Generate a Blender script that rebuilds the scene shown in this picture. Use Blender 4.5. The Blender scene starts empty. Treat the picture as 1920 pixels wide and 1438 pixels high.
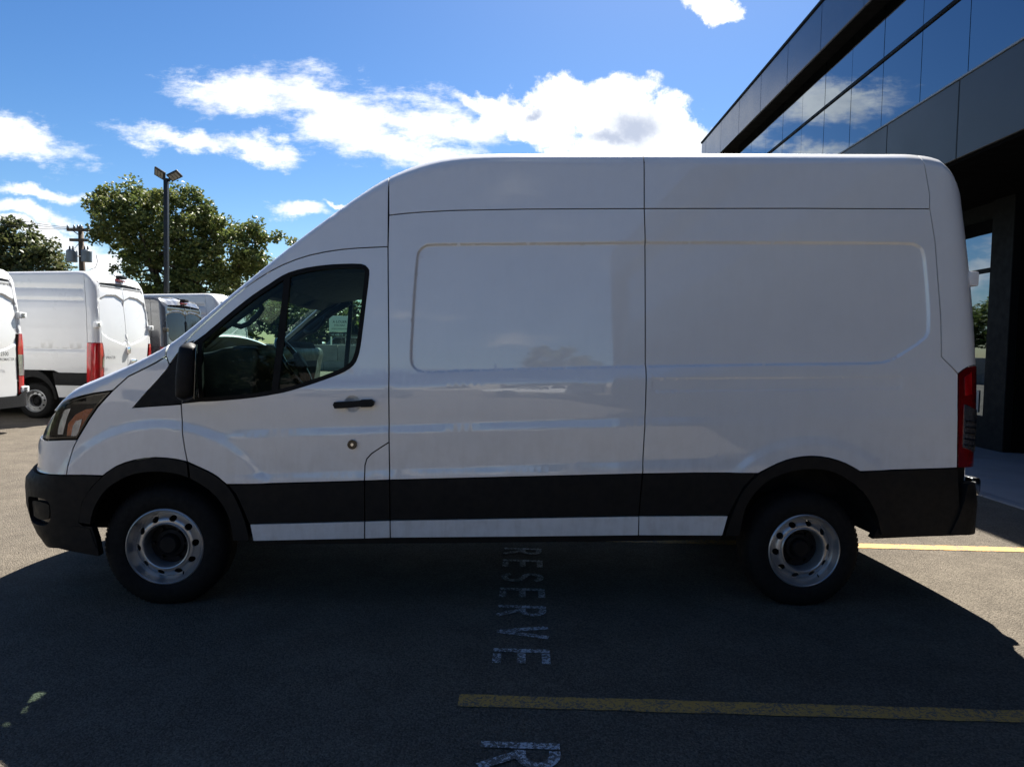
import bpy, bmesh, math, random
import numpy as np
from mathutils import Vector, Matrix, geometry, noise

random.seed(7)
rng = np.random.default_rng(7)
PI = math.pi
SC = bpy.context.scene
COL = SC.collection

# ------------------------------------------------------------------ camera
F = 1297.0
CAMH = 1.501
def _Rx(a):
    c, s = math.cos(a), math.sin(a); return np.array([[1, 0, 0], [0, c, -s], [0, s, c]])
def _Rz(a):
    c, s = math.cos(a), math.sin(a); return np.array([[c, -s, 0], [s, c, 0], [0, 0, 1]])
CR = _Rz(math.atan(23.8 / F)) @ _Rx(PI / 2 - math.atan(61.5 / F)) @ _Rz(0.02)
cam_d = bpy.data.cameras.new("camera")
cam_d.sensor_width = 36; cam_d.lens = F / 1920 * 36
cam_d.clip_start = 0.05; cam_d.clip_end = 3000
cam = bpy.data.objects.new("camera", cam_d); COL.objects.link(cam)
cam.matrix_world = Matrix.Translation((0, 0, CAMH)) @ Matrix(CR.tolist()).to_4x4()
SC.camera = cam
SC.view_settings.view_transform = 'Standard'
SC.view_settings.look = 'None'
SC.view_settings.gamma = 1
SC.view_settings.exposure = 1.8
SC.render.film_transparent = False

SA, SB = -0.20, -0.80           # shadow shift per metre of height
sund = np.array([-SA, -SB, 1.0]); sund /= np.linalg.norm(sund)
s_el = math.asin(sund[2]); s_az = math.atan2(sund[0], sund[1])
sl = bpy.data.lights.new("sun", 'SUN'); sl.energy = 5.0; sl.angle = math.radians(0.53); sl.color = (1, .955, .885)
so = bpy.data.objects.new("sun", sl); COL.objects.link(so)
so.rotation_euler = Vector(sund.tolist()).to_track_quat('Z', 'Y').to_euler()
so.location = (0, 0, 30)

def ray(px, py): return CR @ np.array([(px - 960) / F, -(py - 719) / F, -1.0])
def at(px, py, Y):
    d = ray(px, py); t = Y / d[1]; return Vector((d[0] * t, Y, CAMH + d[2] * t))
def ground(px, py):
    d = ray(px, py); t = -CAMH / d[2]; return Vector((d[0] * t, d[1] * t, 0))

# ------------------------------------------------------------------ node helper
class NT:
    def __init__(s, tree): s.t = tree; s.n = tree.nodes; s.l = tree.links
    def new(s, typ, **kw):
        nd = s.n.new(typ)
        for k, v in kw.items():
            if hasattr(nd, k) and k not in ('inp',): setattr(nd, k, v)
        return nd
    def link(s, a, b): s.l.new(a, b)
    def setin(s, sock, v):
        if isinstance(v, bpy.types.NodeSocket): s.l.new(v, sock)
        else: sock.default_value = v
    def math(s, op, a, b=None, c=None, clamp=False):
        nd = s.n.new('ShaderNodeMath'); nd.operation = op; nd.use_clamp = clamp
        s.setin(nd.inputs[0], a)
        if b is not None: s.setin(nd.inputs[1], b)
        if c is not None: s.setin(nd.inputs[2], c)
        return nd.outputs[0]
    def vmath(s, op, a, b=None, out=0):
        nd = s.n.new('ShaderNodeVectorMath'); nd.operation = op
        s.setin(nd.inputs[0], a)
        if b is not None: s.setin(nd.inputs[1], b)
        return nd.outputs[out]
    def noise(s, vec, scale, detail=4, rough=.55, dist=0, lac=2.0):
        nd = s.n.new('ShaderNodeTexNoise'); s.setin(nd.inputs['Vector'], vec)
        nd.inputs['Scale'].default_value = scale; nd.inputs['Detail'].default_value = detail
        nd.inputs['Roughness'].default_value = rough; nd.inputs['Distortion'].default_value = dist
        nd.inputs['Lacunarity'].default_value = lac
        return nd.outputs[0]
    def ramp(s, fac, a, b, ca=(0, 0, 0, 1), cb=(1, 1, 1, 1), interp='LINEAR'):
        nd = s.n.new('ShaderNodeValToRGB'); nd.color_ramp.interpolation = interp
        e = nd.color_ramp.elements
        e[0].position = a; e[0].color = ca; e[1].position = b; e[1].color = cb
        s.setin(nd.inputs[0], fac); return nd.outputs[0]
    def mix(s, fac, a, b, mode='MIX'):
        nd = s.n.new('ShaderNodeMix'); nd.data_type = 'RGBA'; nd.blend_type = mode
        s.setin(nd.inputs[0], fac); s.setin(nd.inputs[6], a); s.setin(nd.inputs[7], b)
        return nd.outputs[2]
    def mapr(s, v, a, b, c, d, interp='SMOOTHSTEP'):
        nd = s.n.new('ShaderNodeMapRange'); nd.interpolation_type = interp
        s.setin(nd.inputs[0], v)
        for i, q in enumerate((a, b, c, d)): nd.inputs[i + 1].default_value = q
        return nd.outputs[0]

# ------------------------------------------------------------------ world
world = bpy.data.worlds.new("World"); SC.world = world; world.use_nodes = True
W_ = NT(world.node_tree); W_.n.clear()
out = W_.new('ShaderNodeOutputWorld'); bg = W_.new('ShaderNodeBackground')
bg.inputs[1].default_value = 1.0
sky = W_.new('ShaderNodeTexSky'); sky.sky_type = 'NISHITA'; sky.sun_disc = False
sky.sun_elevation = s_el; sky.sun_rotation = s_az
sky.altitude = 0; sky.air_density = 1.0; sky.dust_density = 0.4; sky.ozone_density = 2.5
tc = W_.new('ShaderNodeTexCoord')
sep = W_.new('ShaderNodeSeparateXYZ'); W_.link(tc.outputs['Generated'], sep.inputs[0])
dx, dy, dz = sep.outputs
SKYS = 0.050
skc = W_.vmath('SCALE', sky.outputs[0]); skc.node.inputs['Scale'].default_value = SKYS
hs = W_.new('ShaderNodeHueSaturation'); hs.inputs['Saturation'].default_value = 1.22; W_.link(skc, hs.inputs['Color'])
gm = W_.new('ShaderNodeGamma'); gm.inputs[1].default_value = 1.25; W_.link(hs.outputs[0], gm.inputs[0]); skc = gm.outputs[0]
# cloud coordinates: (x/y, z/y) in front; ellipses that stand at fixed directions
ysafe = W_.math('MAXIMUM', dy, 0.05)
u = W_.math('DIVIDE', dx, ysafe); w = W_.math('DIVIDE', dz, ysafe)
cmb = W_.new('ShaderNodeCombineXYZ'); W_.link(u, cmb.inputs[0]); W_.link(w, cmb.inputs[1])
uv = cmb.outputs[0]
n1 = W_.new('ShaderNodeTexNoise'); n1.inputs['Scale'].default_value = 9; n1.inputs['Detail'].default_value = 6; n1.inputs['Roughness'].default_value = .6
W_.link(uv, n1.inputs['Vector'])
wv = W_.vmath('SUBTRACT', n1.outputs['Color'], (.5, .5, .5))
wv2 = W_.vmath('SCALE', wv); wv2.node.inputs['Scale'].default_value = .10
uvw = W_.vmath('ADD', uv, wv2)
def ell(px, py, rx, ry, rot=0.0):
    d = ray(px, py); cx_, cy_ = d[0] / d[1], d[2] / d[1]
    m = W_.new('ShaderNodeMapping'); m.vector_type = 'TEXTURE'
    W_.link(uvw, m.inputs[0])
    m.inputs['Location'].default_value = (cx_, cy_, 0)
    m.inputs['Rotation'].default_value = (0, 0, -math.radians(rot + 1.1))
    m.inputs['Scale'].default_value = (rx / F, ry / F, 1)
    # flatten z so the length is a 2D distance
    l = W_.vmath('LENGTH', W_.vmath('MULTIPLY', m.outputs[0], (1, 1, 0)), out=1)
    return W_.math('SUBTRACT', 1.0, l)
def blobs(lst):
    r = None
    for e in lst:
        v = ell(*e)
        if r is None: r = v
        else:
            nd = W_.n.new('ShaderNodeMath'); nd.operation = 'SMOOTH_MAX'
            W_.link(r, nd.inputs[0]); W_.link(v, nd.inputs[1]); nd.inputs[2].default_value = .12
            r = nd.outputs[0]
    return r
wispy = blobs([(480, 178, 150, 48, 10), (620, 205, 190, 62, 12), (790, 225, 150, 55, 10), (360, 258, 155, 24, 8), (480, 275, 90, 24, 6),
               (700, 258, 160, 40, 8), (830, 285, 90, 30, 0), (890, 235, 70, 44, 8), (420, 150, 90, 12, 6), (900, 180, 60, 12, 10),
               (30, 262, 140, 44, 16), (70, 373, 110, 14, 4), (40, 408, 150, 20, 6), (110, 458, 80, 22, 5), (560, 391, 75, 17, 8), (655, 384, 40, 7, 3),
               (60, 440, 120, 12, 4), (600, 500, 200, 10, 0), (180, 490, 60, 40, 0)])
cumul = blobs([(960, 205, 70, 42, 0), (1050, 200, 62, 50, 0), (1130, 215, 80, 62, 0), (1185, 190, 66, 66, 0), (1225, 225, 68, 60, 0),
               (1180, 262, 150, 40, 0), (1290, 265, 56, 36, 0), (1260, 235, 40, 30, 0), (1010, 245, 90, 34, 10), (1348, 6, 66, 24, 0), (1120, 285, 120, 20, 0)])
mp = W_.new('ShaderNodeMapping'); W_.link(uv, mp.inputs[0]); mp.inputs['Rotation'].default_value = (0, 0, math.radians(12)); mp.inputs['Scale'].default_value = (1, 2.6, 1)
fs = W_.noise(mp.outputs[0], 13, 10, .68)
fc = W_.noise(uv, 24, 10, .68)
dw = W_.math('ADD', wispy, W_.math('MULTIPLY', W_.math('SUBTRACT', fs, .47), 2.6))
aw = W_.mapr(dw, -.12, .85, 0, 1)
dc = W_.math('ADD', cumul, W_.math('MULTIPLY', W_.math('SUBTRACT', fc, .48), 1.5))
ac = W_.mapr(dc, -.04, .34, 0, 1)
af_ = W_.math('MAXIMUM', aw, ac)
front = W_.mapr(dy, .12, .3, 0, 1)
alpha = W_.math('MULTIPLY', af_, front)
# the rest of the sky carries the same kind of scattered cloud
zs = W_.math('MAXIMUM', W_.math('ADD', dz, .12), 0.03)
cm2 = W_.new('ShaderNodeCombineXYZ'); W_.link(W_.math('DIVIDE', dx, zs), cm2.inputs[0]); W_.link(W_.math('DIVIDE', dy, zs), cm2.inputs[1])
gn = W_.noise(cm2.outputs[0], 1.1, 8, .6)
ga = W_.mapr(gn, .57, .70, 0, .9)
upm = W_.mapr(dz, 0.0, .08, 0, 1)
rest = W_.mapr(dy, .25, .55, 1, 0)
galpha = W_.math('MULTIPLY', W_.math('MULTIPLY', ga, rest), upm)
alpha = W_.math('MAXIMUM', alpha, galpha)
dark = blobs([(1195, 225, 80, 48, 0), (1150, 248, 90, 24, 0), (1000, 205, 30, 14, 0)])
dk = W_.mapr(W_.math('ADD', dark, W_.math('MULTIPLY', W_.math('SUBTRACT', fc, .5), .8)), -.1, .9, 0, 1)
sh2 = W_.mapr(W_.noise(uv, 19, 8, .65), .42, .72, 0, .42)
dk = W_.math('MAXIMUM', dk, sh2)
cc = W_.mix(dk, (.38, .385, .39, 1), (.17, .19, .235, 1))
fin = W_.mix(alpha, skc, cc)
W_.link(fin, bg.inputs[0]); W_.link(bg.outputs[0], out.inputs[0])

# ------------------------------------------------------------------ materials
def principled(name, col, rough=.5, metal=0, coat=0, spec=.5, coat_rough=.03):
    m = bpy.data.materials.new(name); m.use_nodes = True
    t = NT(m.node_tree); b = t.n['Principled BSDF']
    b.inputs['Base Color'].default_value = (*col, 1); b.inputs['Roughness'].default_value = rough
    b.inputs['Metallic'].default_value = metal; b.inputs['Coat Weight'].default_value = coat
    b.inputs['Coat Roughness'].default_value = coat_rough; b.inputs['Specular IOR Level'].default_value = spec
    return m, t, b
def varied(name, col, rough=.5, metal=0, coat=0, spec=.5, var=.15, scale=6, bump=0, bscale=60, rvar=.1, cr=.03):
    m, t, b = principled(name, col, rough, metal, coat, spec, cr)
    tcn = t.new('ShaderNodeTexCoord'); v = tcn.outputs['Object']
    nz = t.noise(v, scale, 6, .6)
    k = t.mapr(nz, .3, .7, 1 - var, 1 + var, 'LINEAR')
    c = t.vmath('SCALE', (*col,)); t.link(k, c.node.inputs['Scale']); t.link(c, b.inputs['Base Color'])
    if rvar:
        t.link(t.mapr(t.noise(v, scale * 3, 4), .3, .7, max(rough - rvar, 0), rough + rvar, 'LINEAR'), b.inputs['Roughness'])
    if bump:
        bn = t.new('ShaderNodeBump'); bn.inputs['Strength'].default_value = bump; bn.inputs['Distance'].default_value = .01
        t.link(t.noise(v, bscale, 5), bn.inputs['Height']); t.link(bn.outputs[0], b.inputs['Normal'])
    return m
M = {}
def mat_paint():
    m, t, b = principled('white_paint', (.8, .8, .8), .35, 0, 1.0, .5, .012)
    b.inputs['Coat IOR'].default_value = 1.72
    tcn = t.new('ShaderNodeTexCoord'); v = tcn.outputs['Object']
    sp = t.n.new('ShaderNodeSeparateXYZ'); t.link(v, sp.inputs[0])
    low = t.mapr(sp.outputs[2], .45, 1.25, 1, 0)
    streak = t.vmath('MULTIPLY', v, (7, 7, 1.2))
    n = t.math('ADD', t.math('MULTIPLY', t.noise(v, 9, 6, .65), .6), t.math('MULTIPLY', t.noise(streak, 3, 5, .6), .4))
    film = t.math('MULTIPLY', t.math('ADD', t.math('MULTIPLY', low, .30), .05), t.mapr(n, .38, .68, .1, 1))
    c = t.mix(t.mapr(t.noise(v, 1.3, 3), .3, .7, 0, 1), (.78, .785, .79, 1), (.82, .82, .815, 1))
    t.link(t.mix(film, c, (.36, .32, .27, 1)), b.inputs['Base Color'])
    t.link(t.mapr(film, 0, .35, .012, .22, 'LINEAR'), b.inputs['Coat Roughness'])
    bn = t.new('ShaderNodeBump'); bn.inputs['Strength'].default_value = .10; bn.inputs['Distance'].default_value = .01
    t.link(t.noise(v, 2.2, 2), bn.inputs['Height']); t.link(bn.outputs[0], b.inputs['Normal']); t.link(bn.outputs[0], b.inputs['Coat Normal']); return m
M['paint'] = mat_paint()
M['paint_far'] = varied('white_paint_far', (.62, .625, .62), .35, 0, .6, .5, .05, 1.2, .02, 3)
M['grey_paint'] = varied('grey_paint', (.10, .105, .112), .3, .4, .8, .5, .06, 1.5, 0, 3)
M['black_plastic'] = varied('black_plastic', (.0055, .0055, .006), .6, 0, 0, .25, .25, 9, .15, 260)
M['gloss_black'] = varied('gloss_black', (.006, .006, .007), .15, 0, .5, .5, .1, 9)
M['lamp_dark'] = varied('lamp_housing', (.004, .007, .013), .25, 0, 0, .5, .2, 20)
M['rubber'] = varied('tyre_rubber', (.006, .006, .006), .8, 0, 0, .25, .3, 12, .2, 120)
M['seal'] = varied('rubber_seal', (.003, .003, .003), .6, 0, 0, .2, .1, 9)
M['steel'] = varied('painted_steel_rim', (.42, .425, .43), .33, .7, .2, .5, .07, 9, .02, 60, .04)
M['hub'] = varied('dark_hub', (.003, .003, .004), .6, 0, 0, .25, .3, 12)
M['under'] = varied('underbody', (.010, .010, .010), .8, 0, 0, .2, .3, 8)
M['chrome'] = varied('chrome', (.75, .75, .76), .16, 1, 0, .5, .06, 20)
M['trim_in'] = varied('interior_dark', (.013, .014, .014), .6, 0, 0, .4, .25, 12, .1, 200)
M['trim_lt'] = varied('interior_grey', (.035, .037, .037), .75, 0, 0, .3, .1, 8, .1, 200)
M['fabric'] = varied('seat_fabric', (.03, .032, .034), .9, 0, 0, .2, .2, 40, .3, 300)
M['pole'] = varied('dark_metal', (.014, .013, .013), .42, .3, 0, .5, .2, 5)
M['can'] = varied('grey_can', (.18, .20, .22), .45, .3, 0, .5, .1, 4)
M['wood'] = varied('weathered_wood', (.10, .075, .055), .85, 0, 0, .3, .3, 9, .3, 60)
M['bark'] = varied('bark', (.06, .048, .038), .9, 0, 0, .2, .35, 6, .6, 30)
M['led'] = varied('led_panel', (.16, .15, .125), .3, 0, 0, .5, .1, 20)
M['sign_white'] = varied('sign_white', (.70, .72, .72), .5, 0, 0, .5, .04, 3)
M['sign_text'] = varied('sign_text', (.03, .06, .08), .5, 0, 0, .5, .04, 3)
M['badge'] = varied('badge_dark', (.05, .05, .055), .3, .6, 0, .5, .1, 30)
M['plate'] = varied('plate', (.55, .56, .6), .4, 0, 0, .5, .1, 10)
M['dim_mirror'] = varied('dim_mirror', (.12, .125, .13), .08, .9, 0, .5, .05, 10)
M['clear'] = varied('reflector', (.5, .5, .52), .15, .9, .5, .5, .3, 30)
M['amber'] = varied('amber_lens', (.62, .14, .03), .25, .0, .6, .5, .3, 24)
M['conc'] = varied('block_concrete', (.26, .265, .25), .85, 0, 0, .3, .22, 1.5, .4, 20)
M['soffit'] = varied('soffit_black', (.003, .003, .0035), .9, 0, 0, .1, .2, 2)
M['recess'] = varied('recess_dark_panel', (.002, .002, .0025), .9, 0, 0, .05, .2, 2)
M['frame'] = varied('dark_frame', (.0025, .0035, .005), .6, 0, 0, .12, .15, 3)
M['render'] = varied('pale_render', (.30, .28, .25), .8, 0, 0, .3, .1, 1)
M['skin_grey'] = varied('dash_grey', (.02, .022, .022), .5, 0, 0, .4, .1, 8)

def glass(name, tint, refl=1.0, rough=0.0, base=.045):
    m = bpy.data.materials.new(name); m.use_nodes = True; t = NT(m.node_tree); t.n.clear()
    o = t.new('ShaderNodeOutputMaterial'); tr = t.new('ShaderNodeBsdfTransparent'); tr.inputs[0].default_value = (*tint, 1)
    gl = t.new('ShaderNodeBsdfGlossy'); gl.inputs['Roughness'].default_value = rough; gl.inputs['Color'].default_value = (1, 1, 1, 1)
    gg = t.new('ShaderNodeNewGeometry'); dt = t.math('ABSOLUTE', t.vmath('DOT_PRODUCT', gg.outputs['Normal'], gg.outputs['Incoming'], 1))
    fr = t.math('ADD', t.math('MULTIPLY', t.math('POWER', t.math('SUBTRACT', 1.0, dt, clamp=True), 5.0), .96), .045)
    nn = t.new('ShaderNodeTexCoord')
    k = t.mapr(t.noise(nn.outputs['Object'], 4, 4), .3, .7, refl * .92, refl * 1.05, 'LINEAR')
    f = t.math('MULTIPLY', fr, k)
    mx = t.new('ShaderNodeMixShader'); t.link(f, mx.inputs[0]); t.link(tr.outputs[0], mx.inputs[1]); t.link(gl.outputs[0], mx.inputs[2])
    t.link(mx.outputs[0], o.inputs[0]); return m
M['glass'] = glass('tinted_glass', (.60, .76, .69), .26)
M['wind'] = glass('windshield_glass', (.62, .76, .70))
M['lens'] = glass('clear_lens', (.80, .84, .90), .6)
M['darkglass'] = varied('privacy_glass', (.008, .008, .009), .12, 0, 0, .3, .1, 3)
def lampred():
    m, t, b = principled('red_lens', (.42, .008, .012), .18, 0, .8, .5)
    tcn = t.new('ShaderNodeTexCoord'); wv = t.n.new('ShaderNodeTexWave'); t.link(tcn.outputs['Object'], wv.inputs[0])
    wv.inputs['Scale'].default_value = 3; wv.inputs['Distortion'].default_value = 6; wv.inputs['Detail'].default_value = 3
    t.link(t.mix(wv.outputs[1], (.30, .004, .006, 1), (.58, .012, .016, 1)), b.inputs['Base Color']); return m
M['red'] = lampred()
M['red_shaded'] = varied('shaded_red_lens', (.13, .003, .004), .15, 0, .7, .5, .35, 7, 0)  # same red lens on the hero van, its shade put into the colour

def mat_asphalt():
    m, t, b = principled('asphalt', (.11, .1, .09), .95, 0, 0, .12)
    tcn = t.new('ShaderNodeTexCoord'); v = tcn.outputs['Object']
    big = t.noise(v, .35, 4, .6); mid = t.noise(v, 3.5, 5, .6); fine = t.noise(v, 95, 3, .7); sp = t.noise(v, 260, 2, .6)
    vor = t.n.new('ShaderNodeTexVoronoi'); t.link(v, vor.inputs['Vector']); vor.inputs['Scale'].default_value = 120
    stone = t.mapr(vor.outputs['Distance'], .0, .75, 1.18, .80, 'LINEAR')
    vc = t.n.new('ShaderNodeSeparateColor'); t.link(vor.outputs['Color'], vc.inputs[0])
    ton = t.mapr(vc.outputs[0], 0, 1, .72, 1.32, 'LINEAR')
    base = t.mix(t.mapr(mid, .35, .65, 0, 1), (.130, .111, .087, 1), (.160, .137, .107, 1))
    base = t.mix(t.mapr(big, .4, .65, 0, .5), base, (.090, .080, .068, 1))
    k = t.math('MULTIPLY', t.math('MULTIPLY', stone, ton), t.mapr(fine, .3, .7, .8, 1.2, 'LINEAR'))
    far = t.n.new('ShaderNodeVectorMath'); far.operation = 'SCALE'; t.link(base, far.inputs[0]); t.link(k, far.inputs['Scale'])
    col = far.outputs[0]
    # hairline cracks and old stains with a shape of their own
    vk = t.n.new('ShaderNodeTexVoronoi'); vk.feature = 'DISTANCE_TO_EDGE'; vk.inputs['Scale'].default_value = .22
    wp = t.vmath('ADD', v, t.vmath('MULTIPLY', t.n.new('ShaderNodeTexNoise').outputs['Color'], (.8, .8, 0)))
    t.link(wp, vk.inputs['Vector'])
    ck = t.mapr(vk.outputs['Distance'], .0, .004, .14, 0)
    col = t.mix(ck, col, (.03, .028, .026, 1))
    st = t.mapr(t.noise(v, 1.3, 3, .5), .66, .74, 0, .3)
    col = t.mix(st, col, (.05, .047, .043, 1))
    t.link(col, b.inputs['Base Color'])
    bn = t.new('ShaderNodeBump'); bn.inputs['Strength'].default_value = 1.0; bn.inputs['Distance'].default_value = .011
    h = t.math('ADD', t.math('MULTIPLY', vor.outputs['Distance'], -1.0), fine)
    t.link(h, bn.inputs['Height']); t.link(bn.outputs[0], b.inputs['Normal']); return m
M['asphalt'] = mat_asphalt()
def mat_mark(name, col, lo, hi):
    m, t, b = principled(name, col, .8, 0, 0, .3)
    tcn = t.new('ShaderNodeTexCoord'); v = tcn.outputs['Object']
    vor = t.n.new('ShaderNodeTexVoronoi'); t.link(v, vor.inputs['Vector']); vor.inputs['Scale'].default_value = 120
    n = t.math('ADD', t.math('MULTIPLY', t.noise(v, 75, 4, .8), .75), t.math('MULTIPLY', t.noise(v, 9, 4, .6), .25))
    k = t.mapr(n, lo, hi, 0, 1)
    t.link(t.mix(k, (.105, .098, .088, 1), (*col, 1)), b.inputs['Base Color'])
    bn = t.new('ShaderNodeBump'); bn.inputs['Strength'].default_value = .5; bn.inputs['Distance'].default_value = .005
    t.link(t.math('MULTIPLY', vor.outputs['Distance'], -1.0), bn.inputs['Height']); t.link(bn.outputs[0], b.inputs['Normal']); return m
M['white_mark'] = mat_mark('worn_white_paint', (.50, .51, .52), .49, .56)
M['yellow_mark'] = mat_mark('worn_yellow_paint', (.46, .26, .06), .43, .53)
M['walk'] = varied('sidewalk_concrete', (.17, .17, .18), .85, 0, 0, .3, .12, 1.2, .3, 90)
M['grass'] = varied('grass_ground', (.06, .09, .03), .95, 0, 0, .2, .4, 1.5, .6, 25)
def mat_panel(name, col, rough, metal):
    return varied(name, col, rough, metal, 0, .5, .05, .4, 0, 2, .03)
M['fascia'] = mat_panel('satin_fascia', (.10, .11, .135), .22, .9)
M['fascia2'] = mat_panel('satin_fascia_lower', (.045, .05, .055), .38, .6)
def mat_mirror():
    m, t, b = principled('solar_glass', (.20, .245, .29), .015, 1.0)
    tcn = t.new('ShaderNodeTexCoord')
    bn = t.new('ShaderNodeBump'); bn.inputs['Strength'].default_value = .03; bn.inputs['Distance'].default_value = .02
    t.link(t.noise(tcn.outputs['Object'], 1.2, 2), bn.inputs['Height']); t.link(bn.outputs[0], b.inputs['Normal']); return m
M['solar'] = mat_mirror()
def mat_leaf(name, c1, c2, c3):
    m, t, b = principled(name, c1, .55, 0, 0, .4)
    g = t.new('ShaderNodeNewGeometry'); tcn = t.new('ShaderNodeTexCoord')
    r = t.math('ADD', t.math('MULTIPLY', g.outputs['Random Per Island'], .7), t.math('MULTIPLY', t.noise(tcn.outputs['Object'], .5, 3), .6))
    c = t.mix(t.mapr(r, .25, .7, 0, 1), (*c1, 1), (*c2, 1)); c = t.mix(t.mapr(r, .85, 1.05, 0, 1), c, (*c3, 1))
    t.link(c, b.inputs['Base Color'])
    o = t.n['Material Output']; tl = t.new('ShaderNodeBsdfTranslucent'); t.link(c, tl.inputs[0])
    mx = t.new('ShaderNodeMixShader'); mx.inputs[0].default_value = .33
    t.link(b.outputs[0], mx.inputs[1]); t.link(tl.outputs[0], mx.inputs[2]); t.link(mx.outputs[0], o.inputs[0]); return m
M['leaf'] = mat_leaf('leaves_olive', (.060, .092, .025), (.128, .156, .040), (.19, .18, .055))
M['leaf2'] = mat_leaf('leaves_dark', (.045, .066, .022), (.085, .10, .034), (.13, .12, .05))

# ------------------------------------------------------------------ object helpers
def link(o, parent=None):
    COL.objects.link(o)
    if parent is not None: o.parent = parent
    return o
def tag(o, label=None, cat=None, group=None, kind=None):
    if label: o['label'] = label
    if cat: o['category'] = cat
    if group: o['group'] = group
    if kind: o['kind'] = kind
    return o
def empty(name, loc=(0, 0, 0), rz=0, label=None, cat=None, group=None):
    o = bpy.data.objects.new(name, None); o.empty_display_size = .2
    COL.objects.link(o); o.location = loc; o.rotation_euler = (0, 0, rz)
    return tag(o, label, cat, group)
def mesh_obj(name, verts, faces, mat, parent=None, smooth=False, label=None):
    me = bpy.data.meshes.new(name)
    me.from_pydata([tuple(map(float, v)) for v in verts], [], [tuple(map(int, f)) for f in faces])
    mats = mat if isinstance(mat, (list, tuple)) else [mat]
    for mm in mats: me.materials.append(mm)
    if smooth: me.polygons.foreach_set('use_smooth', [True] * len(me.polygons))
    me.update()
    o = bpy.data.objects.new(name, me); link(o, parent)
    if label: o['label'] = label
    return o
class MB:
    def __init__(s): s.v = []; s.f = []
    def add(s, v, f):
        n = len(s.v); s.v += [tuple(map(float, p)) for p in v]; s.f += [tuple(i + n for i in q) for q in f]; return s
    def box(s, x0, x1, y0, y1, z0, z1):
        v = [(x, y, z) for x in (x0, x1) for y in (y0, y1) for z in (z0, z1)]
        return s.add(v, [(0, 1, 3, 2), (4, 6, 7, 5), (0, 4, 5, 1), (2, 3, 7, 6), (0, 2, 6, 4), (1, 5, 7, 3)])
    def tube(s, pts, rad, seg=8, cap=True):
        pts = [Vector(p) for p in pts]; R = rad if isinstance(rad, (list, tuple)) else [rad] * len(pts)
        v = []; f = []
        for i, p in enumerate(pts):
            d = (pts[min(i + 1, len(pts) - 1)] - pts[max(i - 1, 0)]).normalized()
            a = d.orthogonal() if abs(d.z) > .9 else d.cross(Vector((0, 0, 1)))
            if abs(d.z) > .9: a = d.cross(Vector((0, 1, 0)))
            a.normalize(); b = d.cross(a)
            for k in range(seg):
                t = 2 * PI * k / seg; v.append(p + a * math.cos(t) * R[i] + b * math.sin(t) * R[i])
        for i in range(len(pts) - 1):
            for k in range(seg):
                k2 = (k + 1) % seg; f.append((i * seg + k, i * seg + k2, (i + 1) * seg + k2, (i + 1) * seg + k))
        if cap: f.append(tuple(range(seg))[::-1]); f.append(tuple((len(pts) - 1) * seg + k for k in range(seg)))
        return s.add(v, f)
    def prism(s, poly, y0, y1):   # poly in (x,z)
        n = len(poly); v = [(p[0], y0, p[1]) for p in poly] + [(p[0], y1, p[1]) for p in poly]
        f = [tuple(range(n)), tuple(range(2 * n - 1, n - 1, -1))] + [(i, i + n, (i + 1) % n + n, (i + 1) % n) for i in range(n)]
        return s.add(v, f)
    def lathe(s, prof, cx, cz, seg=64, y0=0):  # profile (r, y) round a Y axis
        v = []; f = []
        for (r, y) in prof:
            for k in range(seg):
                t = 2 * PI * k / seg; v.append((cx + r * math.cos(t), y0 + y, cz + r * math.sin(t)))
        for i in range(len(prof) - 1):
            for k in range(seg):
                k2 = (k + 1) % seg; f.append((i * seg + k, i * seg + k2, (i + 1) * seg + k2, (i + 1) * seg + k))
        return s.add(v, f)
    def build(s, name, mat, parent=None, smooth=False, label=None):
        return mesh_obj(name, s.v, s.f, mat, parent, smooth, label)
def bevelled(o, w, seg=2):
    bm = bmesh.new(); bm.from_mesh(o.data)
    bmesh.ops.bevel(bm, geom=bm.edges[:], offset=w, segments=seg, affect='EDGES', profile=.6)
    for f in bm.faces: f.smooth = True
    bm.to_mesh(o.data); bm.free()
    try: o.data.set_sharp_from_angle(angle=math.radians(35))
    except Exception: pass
    return o
def autosharp(o, ang=35):
    o.data.polygons.foreach_set('use_smooth', [True] * len(o.data.polygons))
    o.data.set_sharp_from_angle(angle=math.radians(ang)); return o
def text_mesh(name, body, size, mat, parent, matrix, align='LEFT', extrude=.0, xs=1.0):
    c = bpy.data.curves.new('tmp', 'FONT'); c.body = body; c.size = size; c.extrude = extrude; c.align_x = align; c.resolution_u = 3
    c.offset = size * .012
    o = bpy.data.objects.new('tmp', c); COL.objects.link(o)
    dg = bpy.context.evaluated_depsgraph_get()
    me = bpy.data.meshes.new_from_object(o.evaluated_get(dg)); bpy.data.objects.remove(o)
    me.transform(Matrix.Diagonal((xs, 1, 1, 1)))
    me.transform(matrix); me.materials.clear(); me.materials.append(mat); me.name = name
    ob = bpy.data.objects.new(name, me); link(ob, parent); return ob

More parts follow.
